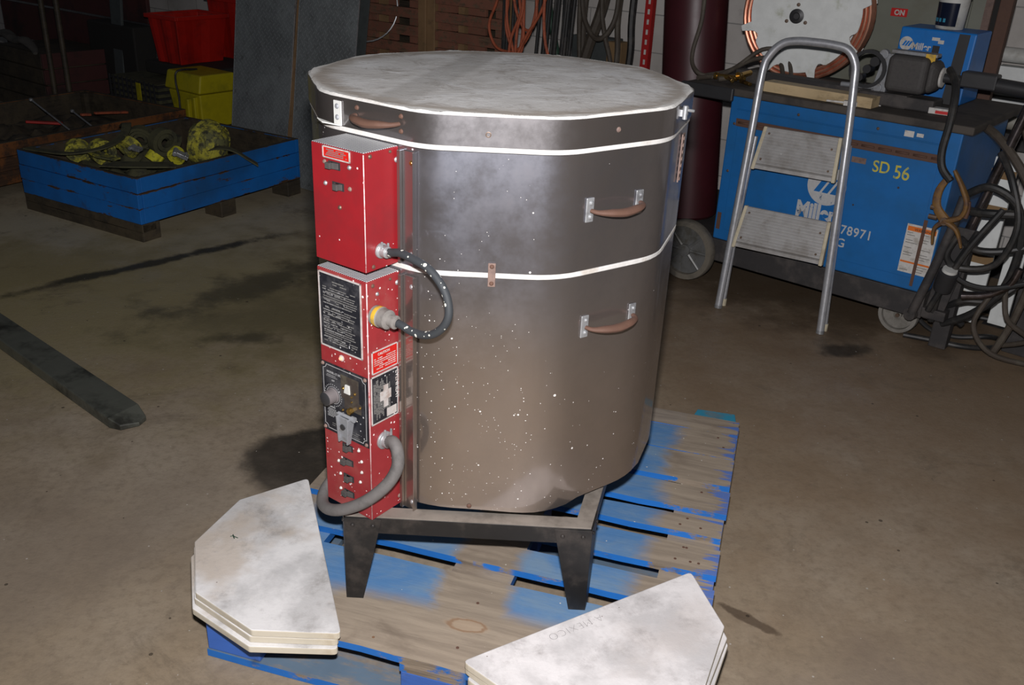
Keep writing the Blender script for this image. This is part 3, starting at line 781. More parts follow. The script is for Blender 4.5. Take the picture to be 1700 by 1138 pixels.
# lower box: instruction plate
fplate(bl_, 'instruction_plate', -.054, .055, .713, .863, 'blackplate'); fframe(bl_, -.056, .057, .711, .865, .0028)
rows(bl_, -.020, .020, .842, .852, 2, 'printdim', NF + .0012, .0022)
rows(bl_, -.047, .047, .722, .838, 25, 'printdim', NF + .0012, .0018, .002, .010)
rows(bl_, -.047, .02, .722, .835, 16, 'print', NF + .0016, .0010, .001, .005, skip=.45)
q = MB(F126); q.lathe([(0, .006), (.003, .0055), (.0045, .002), (.0045, 0)], 16, frame((-.001, NF, .697), (1, 0, 0), (0, 0, -1), (0, 1, 0))); q.build('pilot_lamp', 'lamp', bl_)
q = MB(F126); q.lathe([(.0045, 0), (.0065, 0), (.0065, .0015), (.0045, .0025)], 16, frame((-.001, NF, .697), (1, 0, 0), (0, 0, -1), (0, 1, 0))); q.build('lamp_bezel', 'silver', bl_)
# controller plate
fplate(bl_, 'controller_plate', -.059, .068, .522, .676, 'blackplate', th=.0016)
q = MB(F126); a0, a1, c0, c1 = -.054, .062, .528, .671; k = .009; wd = .0012; nn = NF + .0016
path = []
for (cx, cz, s0) in ((a0, c0, 90), (a1, c0, 180), (a1, c1, 270), (a0, c1, 0)):
    for j in range(7):
        an = R_(s0 - j * 15); path.append((cx + k * math.cos(an), nn, cz + k * math.sin(an)))
q.tube(path, .0008, 4, 0, .5, closed=True); q.build('printed_border', 'print', bl_)
for t, z in ((-.054, .671), (.062, .671), (-.054, .528), (.062, .528)): screw(F126, t, z, nn, bl_, 'rustpale', .0042)
TX = lambda t, z, nn_: F126 @ frame((t, nn_, z), (1, 0, 0), (0, 0, 1), (0, -1, 0)) 
def ftext(body, t, z, size, m='print', par=bl_, nn_=NF + .0018, off=.0002, sx=1.):
    return text('printed_text', body, size, F126 @ frame((t, nn_, z), (1, 0, 0), (0, 0, 1), (0, 1, 0)), m, par, off, sx, .0001)
ftext('MODEL LT-3K', -.044, .6545, .0062)
rows(bl_, -.046, -.012, .645, .652, 2, 'print', nn, .0010, .001, .004)
ftext('OFF', -.031, .638, .0045)
q = MB(F126)
for i in range(22):
    an = R_(200 - i * 13.5); r0, r1 = (.0215, .0235)
    cx, cz = -.034 + .006, .607; 
    q.box(cx + r1 * math.cos(an) - .0007, cx + r1 * math.cos(an) + .0007, nn, nn + .0004, cz + r1 * math.sin(an) - .0012, cz + r1 * math.sin(an) + .0012)
pth = [(-.028 + .0185 * math.cos(R_(a_)), nn, .607 + .0185 * math.sin(R_(a_))) for a_ in range(0, 360, 15)]
q.tube(pth, .0006, 4, 0, .5, closed=True); q.build('dial_scale', 'print', bl_)
kb = frame((-.028, nn, .607), (1, 0, 0), (0, 0, -1), (0, 1, 0))
q = MB(F126); q.lathe([(.0165, 0), (.0165, .002), (.0150, .003), (.0142, .022)], 28, kb); q.mi = 1; q.lathe([(.0142, .022), (.012, .0235), (0, .0235)], 28, kb); q.build('control_knob', ['knobside', 'black'], bl_)
ftext('WARNING', -.043, .578, .0040)
rows(bl_, -.046, -.016, .556, .576, 6, 'print', nn, .0014, .002, .006, skip=.02)
rows(bl_, -.036, -.014, .536, .545, 2, 'printdim', nn, .0012, .002, .005)
rows(bl_, .022, .045, .530, .545, 3, 'printdim', nn, .0012, .001, .004)
fplate(bl_, 'sensor_window', -.004, .044, .612, .662, 'window', nn, .0012)
fplate(bl_, 'sensor_window', .004, .050, .590, .612, 'window', nn, .0008)
q = MB(F126); q.hexa([(.006, nn + .001, .626), (.022, nn + .001, .626), (.022, nn + .004, .626), (.006, nn + .004, .626)], [(.010, nn + .001, .645), (.021, nn + .001, .645), (.021, nn + .004, .645), (.010, nn + .004, .645)])
q.build('latch_pawl', 'dirtywhite', bl_, .0005)
for t, z, r in ((.003, .634, .0038), (.035, .632, .0032), (.0255, .611, .0022), (.048, .606, .0032), (.026, .622, .002), (.0, .585, .003)): screw(F126, t, z, nn + .001, bl_, 'brass', r)
q = MB(F126); q.cyl((.024, nn, .592), (.024, nn + .010, .592), .0068, seg=6); q.build('hex_bolt', 'brass', bl_, .0006)
# hinged drop weight plate
q = MB(F126)
q.hexa([(-.003, nn + .004, .517), (.021, nn + .004, .517), (.020, nn + .008, .517), (-.002, nn + .008, .517)], [(.004, nn + .016, .580), (.034, nn + .016, .580), (.034, nn + .019, .580), (.004, nn + .019, .580)])
q.hexa([(-.004, nn + .004, .517), (-.001, nn + .004, .517), (-.001, nn + .014, .517), (-.004, nn + .014, .517)], [(.002, nn + .004, .582), (.006, nn + .004, .582), (.006, nn + .024, .582), (.002, nn + .024, .582)])
q.hexa([(.019, nn + .004, .517), (.022, nn + .004, .517), (.022, nn + .014, .517), (.019, nn + .014, .517)], [(.032, nn + .004, .582), (.036, nn + .004, .582), (.036, nn + .024, .582), (.032, nn + .024, .582)])
wt = q.build('hinged_weight', 'zincdull', bl_, .0006)
q = MB(F126); q.cyl((-.002, nn + .012, .582), (.041, nn + .012, .582), .0036, seg=10); q.cyl((.035, nn + .012, .582), (.043, nn + .012, .582), .006, seg=12); q.build('hinge_pin', 'zincdull', bl_)
q = MB(F126); q.cyl((.013, nn + .0135, .557), (.013, nn + .0178, .557), .0062, seg=16); q.build('slot_hole', 'black', bl_)
for z, b_ in ((.500, False), (.466, True), (.428, False), (.390, True)): switch(bl_, .006, z, b_)
for t, z in ((.038, .505), (-.021, .458), (.045, .482), (-.017, .429), (.040, .432), (-.018, .393), (.045, .457)): screw(F126, t, z, NF, bl_, 'whiteclean', .0036, 'rivet')
# side labels (right side face, plane t=.07)
def splate(par, n0, n1, z0, z1, m, name, th=.001, tt=.0702):
    q = MB(F126); q.box(tt, tt + th, n0, n1, z0, z1); return q.build(name, m, par)
def sframe(par, n0, n1, z0, z1, wd):
    q = MB(F126)
    for b in ((n0, n1, z0, z0 + wd), (n0, n1, z1 - wd, z1), (n0, n0 + wd, z0, z1), (n1 - wd, n1, z0, z1)): q.box(.0702, .0722, b[0], b[1], b[2], b[3])
    q.build('plate_border', 'silver', par)
splate(bl_, .394, .460, .683, .726, 'redplate', 'caution_plate'); sframe(bl_, .392, .462, .681, .728, .0018)
splate(bl_, .394, .464, .573, .674, 'blackplate', 'name_plate'); sframe(bl_, .392, .466, .571, .676, .0024)
SX = lambda nn_, z, rot=0: F126 @ frame((.0714, nn_, z), (0, -math.cos(rot), math.sin(rot)), (0, math.sin(rot), math.cos(rot)), (1, 0, 0))
text('printed_text', 'CAUTION', .0075, SX(.446, .7165), 'silver', bl_, .0002, .95, .0001)
def srows(n0, n1, z0, z1, nrow, m, h_, vertical=False, skip=.1):
    q = MB(F126)
    if not vertical:
        dz = (z1 - z0) / nrow
        for i in range(nrow):
            z = z1 - (i + .5) * dz; t = n0
            while t < n1:
                wd = random.uniform(.002, .009); e = min(n1, t + wd)
                if random.random() > skip and e - t > .0005: q.box(.0712, .0716, t, e, z - h_ / 2, z + h_ / 2)
                t += wd + .0015
    else:
        dn = (n1 - n0) / nrow
        for i in range(nrow):
            nn_ = n0 + (i + .5) * dn; t = z0 + random.uniform(0, .02)
            ze = z1 - random.uniform(0, .02)
            while t < ze:
                wd = random.uniform(.003, .012); e = min(ze, t + wd)
                if random.random() > skip and e - t > .0005: q.box(.0712, .0716, nn_ - h_ / 2, nn_ + h_ / 2, t, e)
                t += wd + .0012
    q.build('printed_text', m, bl_)
srows(.398, .456, .687, .713, 6, 'silver', .0018)
text('printed_text', 'EVENHEAT', .0145, SX(.3985, .6685, -PI / 2), 'silver', bl_, .0003, .88, .0001)
srows(.414, .460, .578, .668, 13, 'printdim', .0022, True)
splate(bl_, .397, .424, .576, .594, 'silver', 'serial_panel', .0006, .0712)
splate(bl_, .420, .432, .600, .648, 'silver', 'serial_panel', .0006, .0712); splate(bl_, .412, .442, .616, .636, 'silver', 'serial_panel', .0007, .0712)
# glands, plug, cords
q = MB(F126); q.lathe([(0, .0), (.0145, 0), (.0145, .004), (.011, .006), (.011, .018), (.008, .019), (.008, .024)], 20, frame((.0705, .433, .924), (0, 1, 0), (0, 0, 1), (1, 0, 0)))
q.cyl((.081, .440, .930), (.081, .440, .944), .0022, seg=8); q.cyl((.081, .424, .930), (.081, .424, .938), .0022, seg=8); q.build('cord_clamp', 'zinc', bu, .0004)
q = MB(F126); q.tube([(.088, .433, .924), (.101, .433, .927), (.123, .436, .932), (.157, .440, .930), (.191, .442, .924), (.218, .443, .908), (.236, .444, .888), (.245, .446, .866), (.245, .448, .845), (.233, .449, .824), (.212, .450, .806), (.186, .450, .797), (.160, .450, .796), (.142, .450, .800), (.128, .450, .802)], .0075, 14, 5)
q.build('braided_cord', 'cord', kiln)
pm = frame((.0705, .450, .802), (0, 1, 0), (0, 0, 1), (1, 0, 0))
q = MB(F126); q.lathe([(0, 0), (.019, 0), (.019, .006)], 28, pm); q.mi = 1; q.lathe([(.019, .006), (.020, .008), (.020, .016)], 28, pm); q.mi = 2
q.lathe([(.020, .016), (.0185, .018), (.0185, .034), (.011, .037), (.010, .046), (.013, .0465), (.013, .052), (.008, .0535), (.008, .058)], 28, pm); q.build('power_plug', ['plug', 'yellowcap', 'plug'], kiln)
q = MB(F126); q.lathe([(0, .0), (.019, 0), (.019, .004), (.014, .006), (.013, .016), (.011, .017), (.011, .021)], 20, frame((.0705, .434, .527), (0, 1, 0), (0, 0, 1), (1, 0, 0)))
q.cyl((.082, .441, .535), (.082, .441, .556), .0024, seg=8); q.cyl((.082, .424, .535), (.082, .424, .552), .0024, seg=8); q.build('cord_clamp', 'zinc', bl_, .0004)
q = MB(F126); q.tube([(.084, .434, .527), (.100, .437, .534), (.116, .443, .524), (.124, .450, .497), (.119, .462, .470), (.104, .476, .444), (.078, .490, .415), (.046, .500, .390), (.010, .506, .369), (-.028, .502, .354), (-.060, .486, .348), (-.080, .462, .352), (-.086, .436, .362), (-.078, .405, .366), (-.050, .375, .350), (.00, .33, .346)],
     .0125, 16, 5); q.build('supply_cord', 'greycord', kiln)

# ------------------------------------------------------------------ half-round kiln shelves
def shelf_poly(mid, R, ang, side):
    pts = []
    for k in range(6):
        a = R_(ang + side * 36 * k); pts.append(Vector((R * math.cos(a), R * math.sin(a))))
    out = []; n = len(pts)
    for i in range(n):
        p, a, b = pts[i], pts[i - 1], pts[(i + 1) % n]; r = .010
        d0 = (a - p).normalized(); d1 = (b - p).normalized()
        half = math.acos(max(-1, min(1, d0.dot(d1)))) / 2; k = min(r / math.tan(half), .02)
        p0 = p + d0 * k; p1 = p + d1 * k
        for j in range(5):
            t = j / 4; out.append(tuple((1 - t) ** 2 * p0 + 2 * t * (1 - t) * p + t * t * p1))
    return out
def shelves(mid, R, ang, side, mtop, offs, labels, grp):
    poly = shelf_poly(mid, R, ang, side); z = .1405
    for i, (ox, oy, rz, lab) in enumerate(offs):
        q = MB(); q.prism(poly, 0, .0163, 1)
        o = q.build('kiln_shelf', ['shelfedge', mtop], None, .0022, 2); place(o, (mid[0] + ox, mid[1] + oy, z), rz)
        z += .0167; tag(o, lab, 'kiln shelf', grp)
shelves((-.399, 1.690), .2848, 108.66, 1, 'wash1', [
    (-.008, -.008, R_(.6), 'half-round white kiln shelf, lowest of the three stacked at the left pallet corner'),
    (-.004, .001, R_(-.2), 'half-round white kiln shelf, middle of the stack at the left pallet corner'),
    (0, 0, 0, 'half-round white kiln shelf with tan stain, topmost of the stack left of the stand')], None, 'kiln shelves stacked at the left')
shelves((.175, 1.513), .2845, 31.9, -1, 'wash2', [
    (.009, -.012, R_(-.9), 'half-round white kiln shelf, lowest of the three at the front right pallet corner'),
    (.006, -.004, R_(-2.2), 'half-round white kiln shelf, middle of the stack at the front right pallet corner'),
    (0, 0, 0, 'half-round white kiln shelf with grey smears, topmost of the stack right of the stand')], None, 'kiln shelves stacked at the front right')

top_r = [o_ for o_ in COL.objects if o_.name.startswith('kiln_shelf') and 'grey smears' in o_.get('label', '')][0]
sd_ = Vector((.483, .3015, 0)).normalized(); sn_ = Vector((sd_.y, -sd_.x, 0)); so_ = Vector((-.0665 - .175, 1.362 - 1.513, .0164))
text('pencil_note', 'A MEXICO', .026, frame(so_ + sd_ * .310 + sn_ * .018, -sd_, sn_, (0, 0, 1)), 'pencil', top_r, -.0009, .95, .0001, space=1.15)
q = MB(); q.tube([(-.012, 0, .002), (0, .004, .003), (.006, -.004, .006), (.022, -.008, .002)], .0016, 6, 4); q.tube([(-.004, .012, .002), (.0, .002, .004), (.008, -.012, .002)], .0022, 6, 4)
o = q.build('dry_sprig', 'hosegreen', None); place(o, (-.604, 1.709, .1908)); o.scale = (.55, .55, .55); tag(o, 'tiny dark green dry sprig lying on the left stack of shelves', 'sprig')

# ------------------------------------------------------------------ forklift fork and black post at the left edge
pts = [(-3.0, 4.075), (-1.16, 2.556), (-1.122, 2.515), (-1.130, 2.478), (-1.176, 2.447), (-1.215, 2.458), (-2.85, 3.84)]
q = MB(); n = len(pts)
ztop = [.062, .040, .022, .018, .022, .040, .062]
A = [q.v((x, y, .004)) for x, y in pts]; B = [q.v((x, y, z)) for (x, y), z in zip(pts, ztop)]
# separate thick far section
q.f(A[::-1])
q.f([B[0], B[1], B[5], B[6]]); q.f([B[1], B[2], B[3], B[4], B[5]])
for i in range(n): q.f([A[i], A[(i + 1) % n], B[(i + 1) % n], B[i]])
o = q.build('forklift_fork', 'fork', None, .004, 3); tag(o, 'long dark steel forklift fork lying on the floor at the left', 'forklift fork')
q = MB().box(-.04, .04, -.04, .04, 0, .55); o = q.build('steel_post', 'skid', None, .004); place(o, (-2.062, 3.30, 0), .3); tag(o, 'dark steel upright at the left edge of the floor behind the fork', 'post')

# ------------------------------------------------------------------ blue crate of straps
N_ = Vector((-1.735, 4.165, 0)); CA = R_(-29.5)
bx = thing('pallet_crate', 'low blue flaking wooden crate full of yellow straps beside the steel plates', 'crate', N_, CA)
# local x: -(length to left), y: away
Lx, Ly = .87, 1.03
def crate(par, Lx, Ly, z0, z1, m, foot=True, planks=3, inner='rawdark'):
    h = (z1 - z0) / planks
    for name, fn in (('front_side', lambda a, b: (-Lx, 0, -.022, 0, a, b)), ('right_side', lambda a, b: (-.022, 0, .001, Ly, a, b)),
                     ('left_side', lambda a, b: (-Lx, -Lx + .022, .001, Ly, a, b)), ('back_side', lambda a, b: (-Lx, 0, Ly, Ly + .022, a, b))):
        q = MB()
        for i in range(planks):
            j = .0015 if i == 1 else 0
            x0, x1, y0, y1, a, b = fn(z0 + i * h + .001, z0 + (i + 1) * h - .001)
            if name == 'front_side': y0 -= j * 2
            if name == 'right_side': x1 += j * 2
            q.box(x0, x1, y0, y1, a, b)
        q.build(name, m, par, .002)
    MB().box(-Lx + .023, -.023, .001, Ly - .001, z0, z0 + .018).build('bottom', inner, par)
    for (x, y) in ((-.045, .022), (-Lx + .045, .022), (-.045, Ly - .022), (-Lx + .045, Ly - .022)): MB().box(x - .02, x + .02, y - .018, y + .018, z0 + .019, z1 - .01).build('corner_post', inner, par)
    for b in ((-Lx + .0235, -.0235, .0005, .003), (-Lx + .0235, -.0235, Ly - .003, Ly - .0005), (-Lx + .0225, -Lx + .025, .001, Ly - .001), (-.025, -.0225, .001, Ly - .001)):
        MB().box(b[0], b[1], b[2], b[3], z0 + .019, z1 - .004).build('lining_board', inner, par)
    q = MB()
    q.box(-Lx, 0, -.021, -.0005, z1 - .0009, z1 + .0012); q.box(-.0215, -.0005, .0005, Ly, z1 - .0009, z1 + .0012); q.box(-Lx, -Lx + .0215, .0005, Ly, z1 - .0009, z1 + .0012); q.box(-Lx, 0, Ly + .0005, Ly + .0215, z1 - .0009, z1 + .0012)
    q.build('worn_rim', inner, par)
crate(bx, Lx, Ly, .085, .305, 'boxblue')
MB().box(-Lx, -.002, -.0215, -.0185, .0, .044).build('foot_board', 'rawdark', bx, .001)
for y in (-.018, Ly / 2 - .05, Ly - .08):
    for x in (-Lx, -Lx / 2 - .06, -.12): MB().box(x, x + .12, y, y + .1, .0, .083).build('foot_block', 'rawdark', bx, .003)
MB().box(-Lx, 0, -.02, .06, .045, .0845).build('foot_board', 'rawdark', bx, .002)
def cw(x, y, z=0):
    v = Matrix.Rotation(CA, 3, 'Z') @ Vector((x, y, 0)); return N_ + v + Vector((0, 0, z))
# straps: each rolled strap a flat spiral
def roll(r, wd, turns, mt, loc, rot, lab, tail=None):
    q = MB(); a, b = [], []; n = int(turns * 18); r0 = r * .35
    for i in range(n + 1):
        t = i / n; an = t * turns * 2 * PI; rr = r0 + (r - r0) * t
        a.append((rr * math.cos(an), -wd / 2, rr * math.sin(an) * .9)); b.append((rr * math.cos(an), wd / 2, rr * math.sin(an) * .9))
    if tail:
        for (x, z) in tail: a.append((x, -wd / 2, z)); b.append((x, wd / 2, z))
    q.sheet(a, b, (r - r0) / turns * .8)
    o = q.build('webbing_roll', mt, None); o.location = loc; o.rotation_euler = rot
    return tag(o, lab, 'strap', 'rolled straps in the blue crate')
def ball(r, loc, lab):
    """bundled webbing: overlapping flat turns wound round a core"""
    q = MB(); q.lathe([(0, -r * .8), (r * .6, -r * .68), (r * .85, -r * .3), (r * .88, 0), (r * .85, r * .3), (r * .6, r * .68), (0, r * .8)], 20)
    random.seed(8)
    for k in range(9):
        nx = Vector((1, random.uniform(-.5, .9), random.uniform(-.5, .5))).normalized(); u_ = nx.cross(Vector((0, 0, 1))).normalized(); v_ = nx.cross(u_)
        rr = r * random.uniform(.93, 1.02); wd = r * .34; off = nx * random.uniform(-.25, .25) * r; a, b = [], []
        for i in range(29):
            an = 2 * PI * i / 28; p = (u_ * math.cos(an) + v_ * math.sin(an)) * rr * math.sqrt(max(.2, 1 - (off.length / r) ** 2)) + off
            a.append(p - nx * wd / 2); b.append(p + nx * wd / 2)
        q.sheet(a, b, .006)
    o = q.build('webbing_bundle', 'strap', None); o.location = loc
    return tag(o, lab, 'strap')
ball(.118, cw(-.20, .60, .325), 'big round yellow and black strap bundle at the right of the blue crate')
roll(.062, .05, 3, 'strap', cw(-.66, .17, .30), (.3, .2, .4), 'dull olive strap roll at the left end of the blue crate')
roll(.070, .05, 3, 'strap', cw(-.55, .23, .30), (.1, .5, .9), 'olive strap roll standing on edge left of the mustard roll')
roll(.058, .05, 2.5, 'strap', cw(-.47, .33, .315), (.5, .1, -.3), 'mustard strap roll left of the pale buckle')
roll(.082, .05, 2, 'strapdark', cw(-.44, .52, .32), (.1, -.2, .9), 'grimy dark strap loop standing up at the back of the heap')
roll(.070, .05, 2.5, 'strapdark', cw(-.66, .56, .29), (.2, .4, .2), 'dark strap roll at the rear left of the heap')
roll(.042, .045, 2, 'strapbright', cw(-.21, .40, .305), (.4, .8, .2), 'bright yellow strap roll beside the metal ratchet')
roll(.042, .045, 2, 'strapbright', cw(-.27, .31, .30), (.9, .3, -.5), 'bright yellow strap folded left of the ratchet roll')
roll(.055, .05, 2.5, 'strap', cw(-.36, .74, .28), (.6, .2, 1.2), 'muted strap roll behind the big bundle')
def ribbon(path, wd, mt, name, lab, cat='strap', t=.006, sub=6, side=None):
    P = [Vector(p) for p in path]; out = []
    for i in range(len(P) - 1):
        p0, p1, p2, p3 = P[max(i - 1, 0)], P[i], P[i + 1], P[min(i + 2, len(P) - 1)]
        for j in range(sub):
            u_ = j / sub; out.append(.5 * ((2 * p1) + (p2 - p0) * u_ + (2 * p0 - 5 * p1 + 4 * p2 - p3) * u_ * u_ + (3 * p1 - p0 - 3 * p2 + p3) * u_ ** 3))
    out.append(P[-1]); a, b = [], []
    sd = Vector(side).normalized() if side else None
    for i, p in enumerate(out):
        d = out[min(i + 1, len(out) - 1)] - out[max(i - 1, 0)]; s_ = sd or d.cross(Vector((0, 0, 1))).normalized()
        a.append(p - s_ * wd / 2); b.append(p + s_ * wd / 2)
    q = MB(); q.sheet(a, b, t); o = q.build(name, mt, None); return tag(o, lab, cat)
ribbon([cw(-.20, .52, .29), cw(-.10, .54, .33), cw(-.03, .565, .335), cw(.015, .59, .318), cw(.06, .61, .29), cw(.11, .63, .262)], .045, 'strapdark', 'strap_tail', 'flat olive strap end hanging over the right side of the crate', side=(-.35, .94, .1))
ribbon([cw(-.80, -.01, .322), cw(-.66, .0, .325), cw(-.52, .04, .33), cw(-.44, .16, .35), cw(-.50, .32, .37), cw(-.60, .43, .40), cw(-.72, .50, .36)], .045, 'strapdark', 'strap_tail', 'long grimy strap arching from the left crate rim over the heap')
ribbon([cw(-.26, .03, .322), cw(-.17, .05, .330), cw(-.09, .12, .328), cw(-.02, .22, .320)], .10, 'strapdark', 'strap_tail', 'wide dark strap flap lying across the near corner of the blue crate')
ribbon([cw(-.62, .09, .32), cw(-.50, .12, .33), cw(-.40, .10, .325), cw(-.30, .12, .32)], .05, 'strap', 'strap_tail', 'olive strap lying along the left front rim of the crate')
o = MB().box(-.035, .035, -.02, .02, -.01, .01).cyl((-.03, -.03, 0), (-.03, .03, 0), .012, seg=12).cyl((.02, -.025, .006), (.02, .025, .006), .009, seg=12).build('ratchet_buckle', 'zinc', None, .002)
o.location = cw(-.13, .36, .325); o.rotation_euler = (.2, .5, .3); tag(o, 'shiny metal ratchet buckle beside the bright yellow strap', 'buckle')
o = MB().box(-.028, .028, -.018, .018, -.008, .008).cyl((-.02, -.026, 0), (-.02, .026, 0), .009, seg=12).build('ratchet_buckle', 'zinc', None, .002)
o.location = cw(-.36, .28, .335); o.rotation_euler = (.1, .2, -.2); tag(o, 'pale metal buckle in the middle of the strap heap', 'buckle')
# heap of old webbing filling the crate
def heap(name, x0, x1, y0, y1, z0, amp, mt, wfn, lab, cat, seed=1, nx=26, ny=26, sc=9.):
    from mathutils import noise as mn
    q = MB(); g_ = []
    for i in range(nx + 1):
        row = []
        for j in range(ny + 1):
            u_, v_ = i / nx, j / ny; e = min(1, 5 * min(u_, 1 - u_)) * min(1, 5 * min(v_, 1 - v_))
            h_ = z0 + amp * e * (.45 + .9 * mn.noise(Vector((u_ * sc, v_ * sc, seed * 3.7)))) + amp * .25 * e * mn.noise(Vector((u_ * sc * 3, v_ * sc * 3, seed)))
            row.append(q.v(wfn(x0 + (x1 - x0) * u_, y0 + (y1 - y0) * v_, max(h_, z0 - .0))))
        g_.append(row)
    for i in range(nx):
        for j in range(ny): q.f([g_[i][j], g_[i + 1][j], g_[i + 1][j + 1], g_[i][j + 1]], True)
    bot = [[q.v(wfn(x0 + (x1 - x0) * i / nx, y0 + (y1 - y0) * j / ny, z0 - .05)) for j in (0, ny)] for i in (0, nx)]
    o = q.build(name, mt, None, ang=60); o['kind'] = 'stuff'; return tag(o, lab, cat)
heap('old_webbing', -.84, -.10, .03, .80, .16, .13, 'strapdark', lambda x, y, z: cw(x, y, z), 'tangled grimy webbing heaped in the bottom of the blue crate', 'webbing', 2)

# ------------------------------------------------------------------ orange-brown crate behind
OC = Vector((-2.809, 4.632, 0))
oc = thing('pallet_crate', 'low orange-brown wooden crate of scrap and rods behind the blue crate', 'crate', OC, CA)
crate(oc, .96, 1.41, .05, .27, 'crateor', inner='rawdark')
for y in (.0, .62, 1.27): MB().box(-.95, -.01, y, y + .1, 0, .049).build('bearer', 'rawdark', oc)
def ow(x, y, z=0):
    v = Matrix.Rotation(CA, 3, 'Z') @ Vector((x, y, 0)); return OC + v + Vector((0, 0, z))
heap('scrap_chain', -.93, -.03, .02, 1.38, .13, .07, 'rawdark', lambda x, y, z: ow(x, y, z), 'dark tangle of chain and scrap filling the orange-brown crate', 'scrap', 5, 34, 34, 16)
for (a_, b_, lab) in (((-.72, .88, .31), (-.22, .76, .22), 'long steel rod with a knob end lying in the orange-brown crate'), ((-.48, .98, .26), (-.16, .87, .23), 'shorter steel rod beside the long one in the crate')):
    q = MB(); q.cyl(ow(*a_), ow(*b_), .005, seg=10); q.lathe([(0, -.012), (.012, -.006), (.012, .006), (0, .012)], 12, Matrix.Translation(ow(*a_))); o = q.build('steel_rod', 'zinc', None); tag(o, lab, 'rod')
for (x, y, z, l_, rz, mt_, lab) in ((-.52, .81, .21, .20, .45, 'tub', 'flat red tool handle in the front of the orange-brown crate'), (-.44, 1.22, .22, .22, .95, 'orange', 'orange-red painted bar at the right of the scrap crate'), (-.50, 1.08, .22, .06, 1.0, 'orange', 'short orange stub among the scrap')):
    q = MB(); q.hexa([(-l_ / 2, -.012, -.006), (l_ / 2, -.02, -.006), (l_ / 2, .02, -.006), (-l_ / 2, .012, -.006)], [(-l_ / 2, -.012, .008), (l_ / 2, -.02, .008), (l_ / 2, .02, .008), (-l_ / 2, .012, .008)])
    o = q.build('painted_bar', mt_, None, .003); o.location = ow(x, y, z); o.rotation_euler = (0, .1, rz); tag(o, lab, 'bar')

# ------------------------------------------------------------------ dark corner at the far left
def wthing(name, label, cat, s_, d, z=0, rot=0, group=None): return thing(name, label, cat, WF(s_, d, z), WA + rot, group)
hb = wthing('pallet_box', 'dark brown slatted wooden box at the far left edge with a rag on top', 'box', -4.85, 1.4)
for i in range(4): MB().box(-.45, .42, -.02, .0, .0 + i * .11, .1 + i * .11).build('slat', 'rawdark', hb, .003)
for i in range(4): MB().box(.421, .44, -.02, .6, .0 + i * .11, .1 + i * .11).build('slat', 'maroondull', hb, .003)
MB().box(-.45, .42, .001, .6, .0, .40).build('inner_box', 'rawdark', hb)
q = MB(); q.tube([(-.4, .1, .47), (-.2, .06, .50), (0, .03, .47), (.15, .02, .49), (.3, .0, .455), (.38, -.03, .43)], [.03, .05, .035, .045, .03, .015], 12, 5, .6)
o = q.build('rag', 'rag', None, ang=60); place(o, WF(-4.85, 1.4, 0), WA); tag(o, 'crumpled grey rag draped on the brown box at the far left', 'rag')
mw = wthing('wooden_partition', 'dull maroon boarded partition in the dark left corner', 'partition', -4.75, .74)
for i in range(3): MB().box(-1.6, .62, .0, .03, .02 + i * .30, .30 + i * .30).build('board', 'maroondull', mw, .004)
MB().box(.02, .62, -.03, -.001, .20, .52).build('cover_panel', 'maroondull', mw, .004)
o = MB().box(-.30, .30, -.02, .15, 0, .62).build('dark_bin', 'darkbase', None, .01); place(o, WF(-4.30, .93), WA); tag(o, 'black bin standing left of the red tub', 'bin')
for (s_, lab) in ((-4.24, 'thin dark upright pipe nearer the left edge'), (-4.04, 'thin brownish upright pipe in front of the maroon boards')):
    q = MB(); q.cyl((0, 0, 0), (0, 0, 1.7), .018, seg=12); o = q.build('upright_pipe', 'rawdark', None); place(o, WF(s_, 1.45)); tag(o, lab, 'pipe', 'upright pipes in the left corner')
q = MB(); q.hexa([(-.06, 0, .0), (.03, 0, .0), (.03, .02, 0), (-.06, .02, 0)], [(-.10, .1, 1.5), (.09, .1, 1.5), (.09, .12, 1.5), (-.10, .12, 1.5)]); o = q.build('leaning_board', 'darkgrey', None, .003); place(o, WF(-4.21, .98), WA); tag(o, 'tall grey board leaning upright left of the red tub', 'board')
# tub on crates
q = MB()
def tubshape(q, w0, w1, d0, d1, z0, z1, rib):
    def ring(wd, dp, z, k):
        P = []
        for (ax, ay, bx_, by_, n) in ((-1, -1, 1, -1, 8), (1, -1, 1, 1, 6), (1, 1, -1, 1, 8), (-1, 1, -1, -1, 6)):
            for i in range(n):
                t = i / n; x = (ax + (bx_ - ax) * t) * wd; y = (ay + (by_ - ay) * t) * dp
                o_ = rib * (1 if (i // 2) % 2 else 0)
                if ay == by_: y -= o_ * (-ay) * -1 * (1)
                else: x -= o_ * ax
                P.append(q.v((x, y, z)))
        return P
    a = ring(w0, d0, z0, 0); b = ring(w1, d1, z1, 0); q.f(a[::-1])
    for i in range(len(a)): q.f([a[i], a[(i + 1) % len(a)], b[(i + 1) % len(b)], b[i]])
    c = ring(w1 - .012, d1 - .012, z1, 0); d = ring(w0 - .01, d0 - .01, z0 + .012, 0)
    for i in range(len(a)):
        j = (i + 1) % len(a); q.f([b[i], b[j], c[j], c[i]]); q.f([c[i], c[j], d[j], d[i]])
    q.f(d)
RT = R_(-34); tx = Vector((math.cos(RT), math.sin(RT), 0)); ty = Vector((-math.sin(RT), math.cos(RT), 0))
TC = WF(-3.371, 1.0) - tx * .125 + ty * .175
tubshape(q, .12, .15, .175, .205, .0, .30, .010)
q.box(-.167, .167, -.222, -.207, .285, .312); q.box(-.167, .167, .207, .222, .285, .312); q.box(.152, .167, -.206, .206, .285, .312); q.box(-.167, -.152, -.206, .206, .285, .312)
o = q.build('plastic_tub', 'tub', None, .004); place(o, TC + Vector((0, 0, .447)), RT); tag(o, 'red plastic tub standing corner-on left of the steel plates', 'tub')
